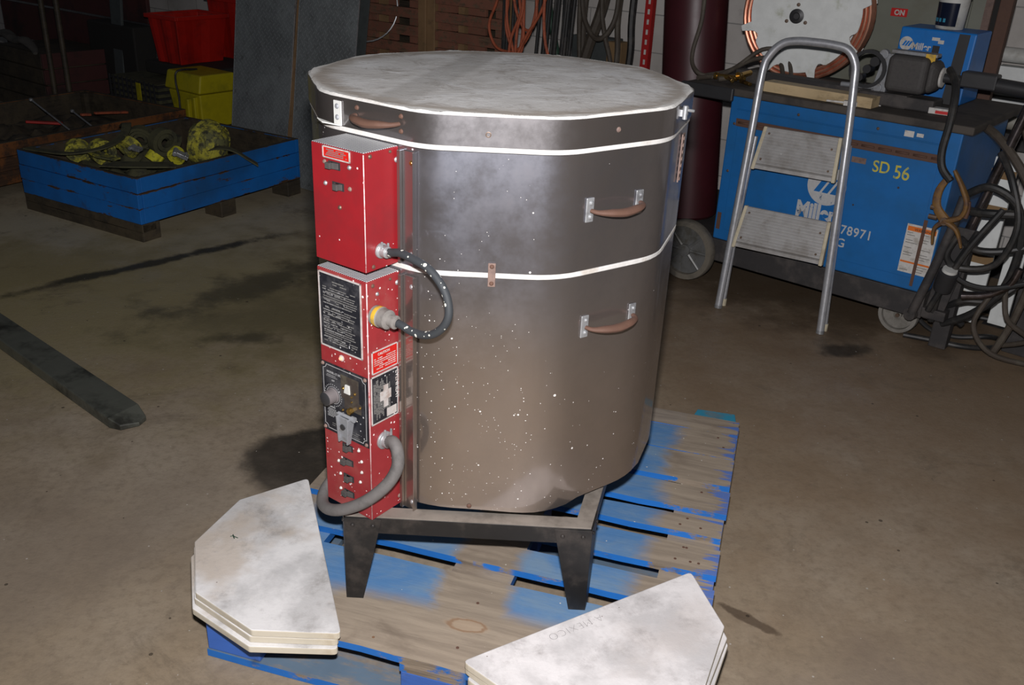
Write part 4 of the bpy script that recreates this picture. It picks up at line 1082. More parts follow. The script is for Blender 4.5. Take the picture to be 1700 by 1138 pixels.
q = MB(); tubshape(q, .20, .22, .12, .14, .0, .40, .01); q.box(-.235, .235, -.155, -.141, .38, .405); q.box(-.235, .235, .141, .155, .38, .405)
o = q.build('plastic_tub', 'tub', None, .004); place(o, TC + ty * .39 + tx * .12 + Vector((0, 0, .447)), RT); tag(o, 'taller red plastic tub standing behind the corner-on tub', 'tub')
o = MB().box(-.24, .40, -.20, .57, 0, .08).build('dark_platform', 'darkbase', None, .01); place(o, TC + Vector((0, 0, .366)), RT); tag(o, 'black board carrying the two red tubs', 'board')
bc = wthing('mesh_crate', 'black mesh crate with yellow straps under the red tub', 'crate', -3.57, 1.05)
for z in (.16, .20, .24, .28, .32): MB().box(-.36, .22, -.16, .22, z, z + .014).build('crate_rail', 'black', bc)
q = MB()
for i in range(11): q.box(-.36 + i * .053, -.352 + i * .053, -.165, -.155, .16, .345)
q.build('crate_bars', 'black', bc)
MB().box(-.36, .24, -.18, .24, .10, .158).build('crate_base', 'ycase', bc, .004)
MB().box(-.38, .24, -.16, .24, 0, .099).build('bearer', 'rawdark', bc)
q = MB(); q.box(-.02, .03, -.172, -.167, .17, .33); q.build('yellow_strap', 'ycase', bc)
q = MB(); q.box(-.34, .20, -.15, .2, .176, .340); q.build('contents', 'strapdark', bc)
yc = wthing('equipment_case', 'bright yellow plastic case tied with a dark cord beside the plates', 'case', -3.13, 1.05)
q = MB(); q.hexa([(-.16, -.15, .34), (.22, -.15, .34), (.22, .15, .34), (-.16, .15, .34)], [(-.14, -.13, .455), (.22, -.13, .455), (.22, .13, .455), (-.14, .13, .455)]); q.build('lid', 'ycase', yc, .012, 3)
q = MB(); q.hexa([(-.08, -.13, .12), (.20, -.13, .12), (.20, .13, .12), (-.08, .13, .12)], [(-.13, -.14, .335), (.21, -.14, .335), (.21, .14, .335), (-.13, .14, .335)]); q.build('body', 'ycase', yc, .01, 3)
q = MB(); q.box(.08, .11, -.165, -.135, .10, .30); q.box(.15, .18, -.165, -.135, .10, .32); q.build('front_ribs', 'ycase', yc, .006)
q = MB(); q.tube([(0, .0, .458), (0, -.14, .462), (-.01, -.158, .40), (0, -.152, .30), (.0, -.15, .2), (.03, -.14, .11)], .007, 8, 4); q.build('tie_cord', 'hoseblack', yc)
MB().box(-.2, .25, -.16, .16, 0, .10).build('wooden_riser', 'rawdark', yc)

# ------------------------------------------------------------------ leaning diamond plates
def plate(s0, s1, H, d, lab, lean=8, dz=0):
    q = MB(); q.box(0, s1 - s0, 0, .005, 0, H)
    q.mi = 1; q.box(-.003, 0, -.001, .006, 0, H); q.box(s1 - s0, s1 - s0 + .003, -.001, .006, 0, H)
    o = q.build('diamond_plate', ['diamond', 'zinc'], None)
    p = WF(s0, d, .003); o.location = p
    o.rotation_euler = (Matrix.Rotation(WA, 3, 'Z') @ Matrix.Rotation(R_(-lean), 3, 'X')).to_euler()
    return tag(o, lab, 'metal plate', 'checkered steel plates leaning together')
plate(-2.50, -1.985, 1.65, 1.30, 'grey checkered steel plate leaning upright, left one beside the yellow case')
plate(-1.875, -1.42, 1.65, 1.36, 'grey checkered steel plate leaning upright, right one behind the kiln')
q = MB(); q.box(0, .10, 0, .02, 0, 1.6); o = q.build('leaning_timber', 'tanwood', None, .002); o.location = WF(-1.985, 1.31, .004)
o.rotation_euler = (Matrix.Rotation(WA, 3, 'Z') @ Matrix.Rotation(R_(-9.5), 3, 'X')).to_euler(); tag(o, 'narrow dark timber edge between the two steel plates', 'timber')
q = MB(); q.box(0, .065, 0, .006, 0, 1.6); o = q.build('steel_sheet', 'darkgrey', None); o.location = WF(-1.53, 1.26, .004)
o.rotation_euler = (Matrix.Rotation(WA, 3, 'Z') @ Matrix.Rotation(R_(-9), 3, 'X')).to_euler(); tag(o, 'narrow dark grey sheet leaning right of the checkered plates', 'metal sheet')
q = MB(); pth = [(.19 * math.cos(2 * PI * i / 36), 0, .19 * math.sin(2 * PI * i / 36)) for i in range(36)]; q.tube(pth, .005, 8, closed=True)
o = q.build('wire_hoop', 'zinc', None); o.location = WF(-1.80, .80, .95); o.rotation_euler = (0, 0, WA + 1.15); tag(o, 'thin silver hoop hanging beside the red slatted pallets', 'hoop')

# ------------------------------------------------------------------ red slatted pallets on end
def redpal(s0, s1, d, lab, wins):
    t = wthing('slatted_pallet', lab, 'pallet', s0, d, 0, 0, 'red slatted pallets standing on end'); Wd = s1 - s0
    for i in range(15):
        z = .02 + i * .0975
        MB().box(0, Wd, -.022, 0, z, z + .056).build('slat', 'redwood', t, .002)
        x = 0
        if z > .5:
            for (a, b) in wins + [(1., 1.)]: MB().box(x, a * Wd, .003, .02, z + .057, z + .0965).build('backing_strip', 'redwood', t); x = b * Wd
    for x in (.01, Wd * .28, Wd - .06): MB().box(x, x + .045, .021, .10, .01, 1.5).build('stringer', 'tanwood', t)
    return t
redpal(-2.045, -1.545, .62, 'red stained slatted pallet on end beside the silver hoop', [(.28, .48), (.62, .82)])
redpal(-1.415, -.93, .62, 'red stained slatted pallet on end behind the orange cords', [(.28, .46), (.72, .86)])
o = MB().box(0, .058, -.03, .09, 0, 1.5).box(.060, .118, -.02, .09, 0, 1.5).build('wooden_post', 'tanwood', None, .003); place(o, WF(-1.54, .62), WA); tag(o, 'brown double wooden post between the two red slatted pallets', 'post')
o = MB().box(-1.25, -.05, 0, .012, 0, 1.4).build('dark_backing', 'rawdark', None); place(o, WF(-.95, .46), WA); tag(o, 'dull brown backing added behind the two red slatted pallets', 'board')  # backing added so the openings between the slats look dark
o = MB().box(-.04, .04, 0, .02, 0, .06).build('orange_block', 'orangestick', None, .002); place(o, WF(-1.02, .485, .93), WA); tag(o, 'small bright orange block seen through the right red pallet', 'block')

# ------------------------------------------------------------------ hanging cords, rods and hoses
def hang(name, mt, pts, r, lab, cat, group=None, d=.2, seg=8, sub=6):
    q = MB(); q.tube([(s_, -dd, z) for (s_, dd, z) in pts], r, seg, sub); o = q.build(name, mt, None); place(o, W0, WA); return tag(o, lab, cat, group)
random.seed(31)
def loop_pts(s0, top, bot, wd, d, sk=0):
    return [(s0 - wd / 2, d, top), (s0 - wd / 2 * 1.05, d + .01, (top + bot) / 2), (s0 - wd * .35, d + .02, bot + .06), (s0 + sk, d + .03, bot), (s0 + wd * .35, d + .02, bot + .07), (s0 + wd / 2, d + .01, (top + bot) / 2), (s0 + wd / 2 * .8, d, top)]
ocs = [([(-.84, 1.35), (-.865, 1.10), (-.925, .95), (-.90, .86), (-.84, .82), (-.74, .83), (-.66, .92), (-.62, 1.08), (-.60, 1.35)], 'widest orange lead loop hanging over the right red pallet'),
       ([(-.80, 1.35), (-.79, 1.10), (-.80, .95), (-.76, .85), (-.71, .83), (-.69, .95), (-.72, 1.10), (-.70, 1.35)], 'upright orange lead loop with a low belly left of the black rods'),
       ([(-.78, 1.35), (-.74, 1.08), (-.69, .97), (-.64, .94), (-.60, .99), (-.60, 1.1), (-.64, 1.35)], 'short orange lead loop high in the bunch'),
       ([(-.76, 1.35), (-.77, 1.02), (-.74, .90), (-.70, .80), (-.66, .86), (-.66, 1.0), (-.67, 1.35)], 'narrow orange lead loop in the middle of the bunch'),
       ([(-.62, 1.35), (-.66, 1.05), (-.72, .90), (-.73, .78), (-.70, .60)], 'orange lead strand running down behind the kiln lid'),
       ([(-.70, 1.35), (-.64, 1.08), (-.67, .95), (-.68, .80), (-.70, .6)], 'second orange lead strand running straight down'),
       ([(-.44, 1.35), (-.50, 1.08), (-.60, .92), (-.66, .80), (-.70, .65)], 'orange lead strand slanting down to the left over the black rods'),
       ([(-.47, 1.35), (-.485, 1.08), (-.47, .92), (-.43, .80), (-.40, .6)], 'single orange lead strand at the right edge of the black rods')]
for i, (pp, lab) in enumerate(ocs):
    hang('extension_lead', 'orange', [(a_, .76 + i * .018, z_) for a_, z_ in pp], .0075, lab, 'cord', 'orange extension leads hanging in a bunch')
for i in range(16):
    s_ = (-.90 + i * .022) if i < 5 else (-.655 + (i - 5) * .019)
    hang('black_rod', 'hoseblack', [(s_ + (.02 if i > 4 else -.01) , .66 + .012 * (i % 3), 1.4), (s_ - .004 * (i % 2), .67 + .012 * (i % 3), .85), (s_ - .035 * (i > 4), .68 + .012 * (i % 3), .2)], .0095, 'thin black rod or cable hanging in the bundle behind the orange leads', 'rod', 'black rods in the hanging bundle', sub=2)
hang('green_hose', 'hosegreen', [(-.68, .64, 1.3), (-.62, .64, 1.0), (-.56, .64, .80), (-.5, .64, .5)], .016, 'dark green hose slanting down behind the orange cords', 'hose')
hang('grey_pipe', 'darkgrey', [(-.83, .2, 1.4), (-.83, .2, .9), (-.83, .2, .1)], .022, 'dull grey upright pipe right of the black rods', 'pipe', sub=1)
hang('grey_pipe', 'hosegreen', [(-.79, .24, 1.4), (-.79, .24, .9), (-.79, .24, .1)], .012, 'slim dark green pipe beside the grey pipe', 'pipe', sub=1)
hang('grey_pipe', 'hoseblack', [(-.745, .28, 1.4), (-.75, .28, .9), (-.75, .28, .1)], .012, 'slim black pipe left of the brown hoses', 'pipe', sub=1)
hs = [([(-.70, .25, 1.35), (-.69, .27, 1.0), (-.66, .28, .7), (-.66, .28, .4)], .016, 'brown hose hanging straight at the left of the hose rack'),
      ([(-.64, .25, 1.35), (-.66, .27, 1.0), (-.64, .28, .7), (-.62, .28, .4)], .016, 'brown hose hanging second in the rack'),
      ([(-.66, .33, 1.4), (-.63, .34, 1.05), (-.57, .36, .93), (-.50, .37, .885), (-.44, .36, .93), (-.41, .34, 1.05), (-.42, .33, 1.35)], .014, 'brown hose loop hanging with a U-shaped belly'),
      ([(-.47, .30, 1.35), (-.52, .31, 1.05), (-.58, .32, .85), (-.63, .32, .65), (-.64, .32, .4)], .030, 'thick grey-brown hose slanting down to the left'),
      ([(-.50, .34, 1.35), (-.50, .35, 1.05), (-.46, .36, .9), (-.41, .36, .75), (-.40, .36, .5)], .013, 'brown hose crossing to the right of the loop'),
      ([(-.40, .30, 1.35), (-.42, .31, 1.0), (-.40, .32, .8), (-.42, .32, .45)], .016, 'dark brown hose hanging beside the red post'),
      ([(-.36, .25, 1.35), (-.36, .27, 1.0), (-.345, .28, .8), (-.38, .28, .45)], .020, 'blue-black hose nearest the red post')]
for i, (p, r, lab) in enumerate(hs): hang('hanging_hose', 'hosebrown' if i != 6 else 'hoseblack', p, r, lab, 'hose', 'brown hoses on the wall rack')
o = MB().box(-.045, .045, 0, .09, 0, .86).build('cardboard_tube', 'card', None, .01); place(o, WF(-.49, .22, 0), WA); tag(o, 'tan cardboard box end standing behind the hose loop', 'cardboard')
o = MB().box(-.14, .14, 0, .10, 0, .86).build('dark_board', 'darkgrey', None, .005); place(o, WF(-.68, .14, 0), WA); tag(o, 'dark blue-grey board standing behind the brown hoses', 'board')
sp = wthing('slotted_post', 'narrow red steel post with white slots left of the maroon cylinder', 'post', -.245, .30)
MB().box(-.022, .022, -.004, .03, 0, 1.5).build('upright', 'redpost', sp)
for i in range(12, 25): MB().box(-.004, .008, -.0055, -.0042, .03 + i * .05, .055 + i * .05).build('slot', 'whiteclean', sp)

# ------------------------------------------------------------------ welder group
EA = R_(-39.33); E0 = Vector((.862, 3.964, 0)); ex = Vector((math.cos(EA), math.sin(EA), 0)); ey = Vector((-math.sin(EA), math.cos(EA), 0))
def EW(x, y, z=0): return E0 + ex * x + ey * y + Vector((0, 0, z))
wd_ = thing('welding_machine', 'long blue welding machine on a wheeled cart with a dirty cluttered top', 'welding machine', E0, EA)
body = MB().box(0, .925, 0, .60, .215, .835).build('cabinet', 'wblue', wd_, .006, 2)
MB().box(-.005, .93, -.004, .604, .115, .214).build('skid_base', 'skid', wd_, .004)
MB().box(.045, .862, -.004, -.0005, .265, .713).build('side_panel', 'wblue', wd_, .002)
q = MB(); q.box(.038, .868, -.007, -.0045, .714, .745)
for i in range(13): q.cyl((.05 + i * .0655, -.009, .730), (.10 + i * .0655, -.009, .730), .004, seg=8)
q.build('piano_hinge', 'rust', wd_)
q = MB(); q.box(.035, .87, -.006, -.0005, .779, .784); q.build('pressed_rib', 'wblue', wd_, .002)
for (x, z) in ((.028, .72), (.028, .52), (.62, .80), (.30, .80)): screw(frame((0, 0, 0), (1, 0, 0), (0, -1, 0), (0, 0, 1)), x, z, .0, wd_, 'bolt', .006)
def wtext(body_, x, z, size, m, y=-.0045, off=.0, sx=1., rot=0, par=wd_, name='lettering', space=1.):
    return text(name, body_, size, frame((x, y, z), (math.cos(rot), 0, math.sin(rot)), (-math.sin(rot), 0, math.cos(rot)), (0, -1, 0)), m, par, off, sx, .0004, space=space)
# round emblem with slanting bars
def emblem(par, x, z, r, y, mw, mb_):
    q = MB(); q.lathe([(0, 0), (r, 0), (r, .001), (0, .001)], 36, frame((x, y, z), (1, 0, 0), (0, 0, 1), (0, -1, 0))); q.build('emblem_disc', mw, par)
    q = MB()
    for k in range(3):
        x0 = x - r * .62 + k * r * .42; yb = y - .0012
        q.hexa([(x0, yb, z - r * .38), (x0 + r * .30, yb, z - r * .38), (x0 + r * .30, yb + .0004, z - r * .38), (x0, yb + .0004, z - r * .38)],
               [(x0 + r * .42, yb, z + r * .38), (x0 + r * .72, yb, z + r * .38), (x0 + r * .72, yb + .0004, z + r * .38), (x0 + r * .42, yb + .0004, z + r * .38)])
    q.build('emblem_bars', mb_, par)
emblem(wd_, .468, .548, .080, -.0045, 'whitepaint', 'wblue')
wtext('Miller', .358, .405, .088, 'whitepaint', off=.0042, sx=.82)
wtext('SD', .630, .640, .062, 'ypaint', off=.0006, sx=.9, rot=.02, name='painted_mark'); wtext('56', .712, .630, .072, 'ypaint', off=.0006, sx=.86, rot=.02, name='painted_mark')
wtext('78971', .556, .372, .052, 'whitepaint', off=.0006, sx=.9, space=1.12); wtext('G', .548, .318, .050, 'whitepaint', off=.0006)
MB().box(.545, .602, -.0050, -.0042, .660, .682).build('grey_tag', 'rustpale', wd_)
st = MB().box(.806, .920, -.0052, -.0042, .283, .474).build('warning_sticker', 'whiteclean', wd_)
MB().box(.810, .916, -.0058, -.0053, .448, .466).build('sticker_bar', 'orangestick', st); MB().box(.808, .918, -.0058, -.0053, .322, .329).build('sticker_bar', 'orangestick', st)
q = MB(); random.seed(4)
for i in range(16):
    z = .440 - i * .0098
    if abs(z - .325) < .008: continue
    for (a, b) in ((.812, .858), (.872, .915)):
        if random.random() < .8: q.box(a, a + (b - a) * random.uniform(.4, 1), -.0057, -.0053, z, z + .0022)
q.build('sticker_text', 'printdim', st)
wtext('WARNING', .836, .451, .014, 'black', y=-.0060, par=st)
q = MB(); q.hexa([(.862, -.0062, .235), (.874, -.0062, .235), (.874, -.0055, .235), (.862, -.0055, .235)], [(.862, -.0062, .50), (.876, -.0062, .50), (.876, -.0055, .50), (.862, -.0055, .50)]); q.build('rust_drip', 'rust', wd_)
q = MB(); q.box(.010, .028, -.0015, -.0003, .26, .335); q.build('rust_patch', 'rust', wd_)
q = MB(); q.box(.72, .755, -.0012, -.0002, .79, .812); q.box(.765, .79, -.0012, -.0002, .795, .808); q.build('sticker_scrap', 'whiteclean', wd_)
# cart: worktop, wheels, caster, axle brackets
MB().hexa([(-.205, -.035, .836), (.965, -.035, .836), (.965, .64, .836), (-.205, .64, .836)], [(-.205, -.035, .866), (.965, -.035, .866), (.965, .64, .866), (-.205, .64, .866)]).build('worktop', 'wtop', wd_, .006)
MB().box(-.215, .03, -.055, -.036, .815, .868).build('worktop_lip', 'black', wd_, .006)
def wheel(par, x, y, z, r, wdt, mt_t, mt_r, spokes, name='wheel'):
    A = frame((x, y, z), (1, 0, 0), (0, 0, 1), (0, -1, 0))
    q = MB(); q.lathe([(r * .80, -wdt / 2), (r * .97, -wdt / 2), (r, -wdt * .3), (r, wdt * .3), (r * .97, wdt / 2), (r * .80, wdt / 2), (r * .78, 0), (r * .80, -wdt / 2)], 40, A); w_ = q.build(name, mt_t, par)
    q = MB(); q.lathe([(0, -wdt * .2), (r * .79, -wdt * .2), (r * .79, wdt * .1), (r * .2, wdt * .12), (r * .2, wdt * .5), (r * .1, wdt * .55), (0, wdt * .55)], 40, A)
    for i in range(spokes):
        a = 2 * PI * i / spokes; c, s_ = math.cos(a), math.sin(a); 
        p0 = A @ Vector((c * r * .17, s_ * r * .17, wdt * .16)); p1 = A @ Vector((c * r * .77, s_ * r * .77, wdt * .14)); q.tube([p0, p1], [.008, .006], 6)
    q.build('wheel_rim', mt_r, w_); return w_
wheel(wd_, -.105, -.03, .139, .138, .045, 'tyre', 'rim', 8)
wheel(wd_, -.105, .56, .139, .138, .045, 'tyre', 'rim', 8)
q = MB(); q.cyl((-.105, -.02, .139), (-.105, .55, .139), .012); q.box(-.25, .0, .0, .60, .15, .175); q.build('axle_deck', 'skid', wd_)
wheel(wd_, .825, .085, .080, .079, .040, 'castwheel', 'castwheel', 0, 'caster_wheel'); wheel(wd_, .825, .52, .080, .079, .040, 'castwheel', 'castwheel', 0, 'caster_wheel')
q = MB(); q.cyl((.8275, .055, .08), (.8275, .115, .08), .008); q.cyl((.8275, .49, .08), (.8275, .55, .08), .008); q.build('caster_axle', 'bolt', wd_)
# tow frame at right end
q = MB(); q.tube([(.905, -.045, .145), (.945, -.05, .33), (.975, -.05, .50), (.985, -.03, .62)], .017, 12, 5); q.cyl((.90, -.055, .14), (.905, -.03, .14), .024, seg=12); q.build('tow_bar', 'skid', wd_)
q = MB(); q.box(.93, 1.02, -.02, .04, .13, .17); q.hexa([(.935, .0, .12), (1.0, .0, .12), (1.0, .01, .12), (.935, .01, .12)], [(.96, .0, .50), (1.06, .0, .50), (1.06, .01, .50), (.96, .01, .50)]); q.build('end_bracket', 'skid', wd_, .004)

# items on the worktop
o = MB().box(-.225, .225, -.038, .038, 0, .040).build('lumber_offcut', 'lumber', None, .002); place(o, EW(.355, .04, .8665), EA + R_(-1.5)); tag(o, 'pale pine offcut lying on the welder top behind the ladder', 'timber')
o = MB().box(-.37, .37, -.03, .03, 0, .050).build('steel_channel', 'skid', None, .004); place(o, EW(.30, .15, .8665), EA + R_(-3)); tag(o, 'long dark steel channel on the welder top behind the pine offcut', 'steel bar')
o = MB().box(-.28, .28, -.05, .05, 0, .03).build('dark_plank', 'wtop', None, .004); place(o, EW(.28, .30, .8665), EA + R_(4)); tag(o, 'dusty dark plank lying under the copper tube reel', 'plank')
# reel of copper tube
rl = thing('tube_reel', 'round white plastic reel wound with copper tube standing on the welder top', 'reel', EW(.078, .44, .868), EA + R_(10))
HZ = .268
def plate_poly():
    P = []
    for i in range(144):
        a = 2 * PI * i / 144; deg = math.degrees(a) % 45
        r = .232 + .006 * math.cos(3 * a)
        if deg < 5 or deg > 41.5: r = .272
        if 5 < deg < 16: r -= .018 * math.sin(PI * (deg - 5) / 11)
        P.append((r * math.cos(a + .28), r * math.sin(a + .28)))
    return P
A = frame((0, -.055, HZ), (1, 0, 0), (0, 0, 1), (0, -1, 0)); q = MB(A); q.prism(plate_poly(), 0, .010); q.build('reel_plate', 'poly', rl, .002)
A2 = frame((0, .065, HZ), (1, 0, 0), (0, 0, 1), (0, -1, 0)); q = MB(A2); q.prism(plate_poly(), 0, .010); q.build('reel_plate', 'poly', rl)
q = MB()
for j in range(6):
    for lyr in range(3):
        rr = .262 - lyr * .017; yy = -.040 + j * .0175
        q.tube([(rr * math.cos(2 * PI * i / 48), yy, HZ + rr * math.sin(2 * PI * i / 48)) for i in range(48)], .0086, 8, closed=True)
o = q.build('copper_tube', 'copper', rl); o['label'] = 'bright copper tube coil'
q = MB(); q.lathe([(0, 0), (.030, 0), (.030, .006), (.016, .010), (.012, .006), (0, .006)], 24, frame((-.03, -.066, HZ - .005), (1, 0, 0), (0, 0, 1), (0, -1, 0))); hub = q.build('hub', 'black', rl)
for a in (90, 210, 330):
    q = MB(); q.lathe([(0, .006), (.007, .005), (.008, 0)], 12, frame((-.03 + .046 * math.cos(R_(a)), -.0655, HZ - .005 + .046 * math.sin(R_(a))), (1, 0, 0), (0, 0, 1), (0, -1, 0))); q.build('bolt', 'bolt', rl)
# brass torch and hoses at the left end
q = MB(); q.cyl((-.07, 0, .02), (.03, .0, .024), .011); q.cyl((.03, 0, .024), (.075, -.01, .03), .007); q.cyl((.0, -.01, .022), (.04, -.045, .018), .008); q.cyl((-.075, 0, .02), (-.06, 0, .02), .014)
q.lathe([(.0, 0), (.013, 0), (.016, .012), (.010, .013), (.010, .0)], 16, frame((.055, -.02, .04), (1, 0, 0), (0, 0, 1), (0, -1, 0))); q.cyl((.055, -.01, .04), (.055, .06, .045), .012)
q.cyl((.04, .02, .012), (.11, -.02, .012), .008); o = q.build('brass_torch', 'brass', None, .0008); place(o, EW(-.055, .07, .867), EA + R_(-4)); tag(o, 'small brass gas torch on the left end of the welder top', 'torch')
for (p, r, lab) in (([(-.20, .12, .875), (-.13, .22, .90), (-.05, .32, .985), (.03, .38, .975), (.08, .36, .90), (.10, .30, .88)], .009, 'brown torch hose arching up left of the copper reel'),
                    ([(-.18, .02, .876), (-.14, .16, .885), (-.08, .30, .94), (.0, .38, .945), (.06, .33, .885)], .010, 'dark torch hose in a lower arch left of the reel'),
                    ([(-.10, .05, .878), (.0, .16, .90), (.08, .2, .895), (.13, .16, .885)], .011, 'black hose lying beside the brass torch')):
    q = MB(); q.tube(p, r, 10, 6); o = q.build('torch_hose', 'hosebrown', None); place(o, E0, EA); tag(o, lab, 'hose', 'torch hoses on the welder top')
# blue wire feeder with bucket
fd = thing('wire_feeder', 'small bright blue wire feeder box standing on the right of the welder top', 'wire feeder', EW(.505, .36, .868), EA)
q = MB(); q.hexa([(.0, 0, 0), (.285, 0, 0), (.285, .22, 0), (.0, .22, 0)], [(-.003, .02, .268), (.285, .02, .268), (.285, .22, .268), (-.003, .22, .268)]); q.build('case', 'fblue', fd, .006)
q = MB(); q.hexa([(.215, -.0035, 0), (.262, -.0035, 0), (.262, -.001, 0), (.215, -.001, 0)], [(.222, .0165, .262), (.262, .0165, .262), (.262, .019, .262), (.222, .019, .262)]); q.build('black_band', 'black', fd)
emblem(fd, .030, .207, .026, .0135, 'whiteclean', 'fblue')
text('lettering', 'Miller', .036, frame((.052, .0125, .188), (1, 0, 0), (0, .07, 1), (0, -1, 0)), 'whiteclean', fd, .001, .9, .0004)
q = MB(); q.box(.135, .16, .008, .0145, .165, .210); q.build('gauge', 'black', fd); q = MB(); q.box(.125, .155, .013, .0155, .228, .240); q.box(.150, .172, .012, .0150, .218, .232); q.build('torn_sticker', 'whiteclean', fd)
bk = thing('plastic_pail', 'small white pail with a dark blue label standing on the blue wire feeder', 'pail', EW(.655, .47, 1.137), EA)
q = MB(); q.lathe([(0, 0), (.050, 0), (.052, .003), (.057, .112), (.059, .113), (.059, .118), (.056, .128), (.050, .130), (0, .130)], 40); q.build('tub', 'dirtywhite', bk)
q = MB()
a = []; b = []
for i in range(15):
    an = R_(190 + i * 8.5); r0, r1 = .0534, .0572; a.append((r0 * math.cos(an), r0 * math.sin(an), .012)); b.append((r1 * math.cos(an), r1 * math.sin(an), .098))
q.sheet(a, b, .0010); q.build('label', 'navy', bk)
for k in range(4):
    q = MB(); an0 = 202 + k * 18; a = []; b = []
    for i in range(3): an = R_(an0 + i * 5); a.append((.0547 * math.cos(an), .0547 * math.sin(an), .026)); b.append((.0553 * math.cos(an), .0553 * math.sin(an), .040))
    q.sheet(a, b, .0012); q.build('label_letter', 'cyan', bk)
# wire drive: roller assembly, black motor housing and boom to the right
wg = thing('wire_drive', 'black rounded motor housing with rollers and a long black boom on the welder top', 'wire drive', EW(.50, .15, .868), EA)
q = MB(); 
prof = [(0, .055), (.052, .055), (.064, .072), (.070, .10), (.070, .20), (.064, .23), (.045, .262), (.03, .268), (0, .268)]
A = frame((0, 0, .125), (0, 1, 0), (0, 0, 1), (1, 0, 0)); q.hexa([(.075, -.066, .058), (.225, -.066, .058), (.225, .066, .058), (.075, .066, .058)], [(.075, -.066, .192), (.225, -.066, .192), (.225, .066, .192), (.075, .066, .192)]); q.hexa([(.2255, -.066, .058), (.262, -.04, .085), (.262, .04, .085), (.2255, .066, .058)], [(.2255, -.066, .192), (.262, -.04, .165), (.262, .04, .165), (.2255, .066, .192)]); q.build('motor_housing', 'dustblack', wg, .022, 4)
q = MB(); q.lathe([(.03, .262), (.036, .262), (.036, .270), (.022, .272), (0, .272)], 20, A); q.build('end_ring', 'whiteclean', wg)
q = MB(); q.cyl((.27, 0, .125), (.34, 0, .125), .017, seg=14); q.build('shaft', 'black', wg)
q = MB(); q.box(.335, .46, -.03, .03, .105, .16); q.tube([(.44, 0, .125), (.7, -.01, .115), (.95, -.02, .10)], .026, 14, 1); q.build('boom', 'black', wg, .006)
A = frame((-.005, -.02, .125), (1, 0, 0), (0, 0, 1), (0, -1, 0))
q = MB(); q.lathe([(.058, 0), (.072, 0), (.072, .02), (.058, .02), (.058, 0)], 28, A); q.cyl((-.005, -.0, .125), (-.005, -.045, .125), .016); q.cyl((.02, -.0, .155), (.02, -.045, .155), .018); q.cyl((-.03, 0, .09), (-.03, -.04, .09), .014); q.build('drive_rollers', 'black', wg)
q = MB(); q.hexa([(.02, -.03, .045), (.075, -.03, .045), (.075, -.012, .045), (.02, -.012, .045)], [(.045, -.03, .19), (.08, -.03, .19), (.08, -.012, .19), (.045, -.012, .19)]); q.cyl((.045, -.035, .185), (.045, -.01, .185), .018); q.cyl((.045, -.035, .06), (.045, -.01, .06), .017); q.cyl((-.10, -.03, .055), (.03, -.03, .06), .009); q.build('roller_plate', 'zincdull', wg, .003)
q = MB(); q.box(.07, .24, -.03, .02, .193, .206); q.build('top_bar', 'zincdull', wg, .003)
q = MB(); q.box(.20, .235, -.033, -.028, .175, .205); q.build('yellow_tag', 'yellowcap', wg)
q = MB(); q.box(-.02, .27, -.05, .06, .0, .045); q.build('mount', 'skid', wg, .006)
q = MB(); q.box(.05, .054, -.07, -.066, .002, .028); q.box(.05, .085, -.07, -.066, .0, .004); q.build('white_bracket', 'whiteclean', wg)
bm_ = thing('support_pole', 'shiny dark support pole slanting down from the boom at the right', 'pole', EW(1.0, .06, .0), EA)
MB().tube([(.0, 0, .42), (.045, .02, .70), (.09, .04, .95)], .019, 14, 1).build('pole', 'shiny', bm_); MB().box(-.03, .035, -.02, .03, .0, .44).build('pole_socket', 'skid', bm_, .004)
q = MB(); q.box(-.045, .045, -.02, .02, 0, .022); o = q.build('white_carton', 'whiteclean', None, .002); place(o, EW(.80, .12, .868), EA + .1); tag(o, 'small white and red carton lying at the right end of the welder top', 'carton')
MB().box(-.02, .03, -.0215, -.0202, .003, .014).build('red_print', 'onred', o)
q = MB(); q.box(-.025, .025, -.02, .02, 0, .018); q.cyl((-.09, 0, .009), (-.025, 0, .009), .004); o = q.build('white_clip', 'whiteclean', None, .002); place(o, EW(.50, -.005, .868), EA + .3); tag(o, 'small white plastic clip on the front edge of the welder top', 'clip')
# ground clamp and cables
gc = thing('ground_clamp', 'tarnished bronze welding ground clamp hanging at the welder right end', 'clamp', EW(.955, -.085, .0), EA)
q = MB(); q.tube([(-.01, 0, .72), (.03, 0, .665), (.058, 0, .61), (.048, 0, .56), (.0, 0, .535)], [.010, .016, .018, .017, .02], 10, 4, .6)
q.tube([(-.02, 0, .70), (-.045, 0, .64), (-.04, 0, .58), (.0, 0, .535)], [.009, .014, .016, .02], 10, 4, .6)
q.tube([(.0, 0, .535), (-.03, 0, .50), (-.025, 0, .44)], [.02, .013, .007], 10, 4, .6); q.tube([(.0, 0, .535), (.045, 0, .51), (.075, 0, .45)], [.02, .014, .007], 10, 4, .6); q.build('jaws', 'clamp', gc)
q = MB(); q.cyl((-.0, -.016, .535), (.0, .016, .535), .014, seg=14); q.cyl((-.06, 0, .575), (-.03, 0, .575), .009, seg=8); q.cyl((-.06, 0, .54), (-.03, 0, .54), .009, seg=8); q.build('pivot_bolts', 'bolt', gc)
q = MB(); q.tube([(.062, 0, .62), (.066, 0, .59), (.064, 0, .56)], .008, 8, 2); q.build('spring', 'rust', gc)
random.seed(77)
def ecable(pts, r, lab, m_='hoseblack', name='welding_cable', grp='black welding cables at the right'):
    q = MB(); q.tube(pts, r, 10, 6); o = q.build(name, m_, None); place(o, E0, EA); return tag(o, lab, 'cable', grp)
ecable([(.80, .10, 1.03), (.86, .0, .99), (.885, -.06, .88), (.885, -.075, .78), (.90, -.08, .72), (.94, -.085, .68)], .014, 'black cable hanging down from the drive to the ground clamp')
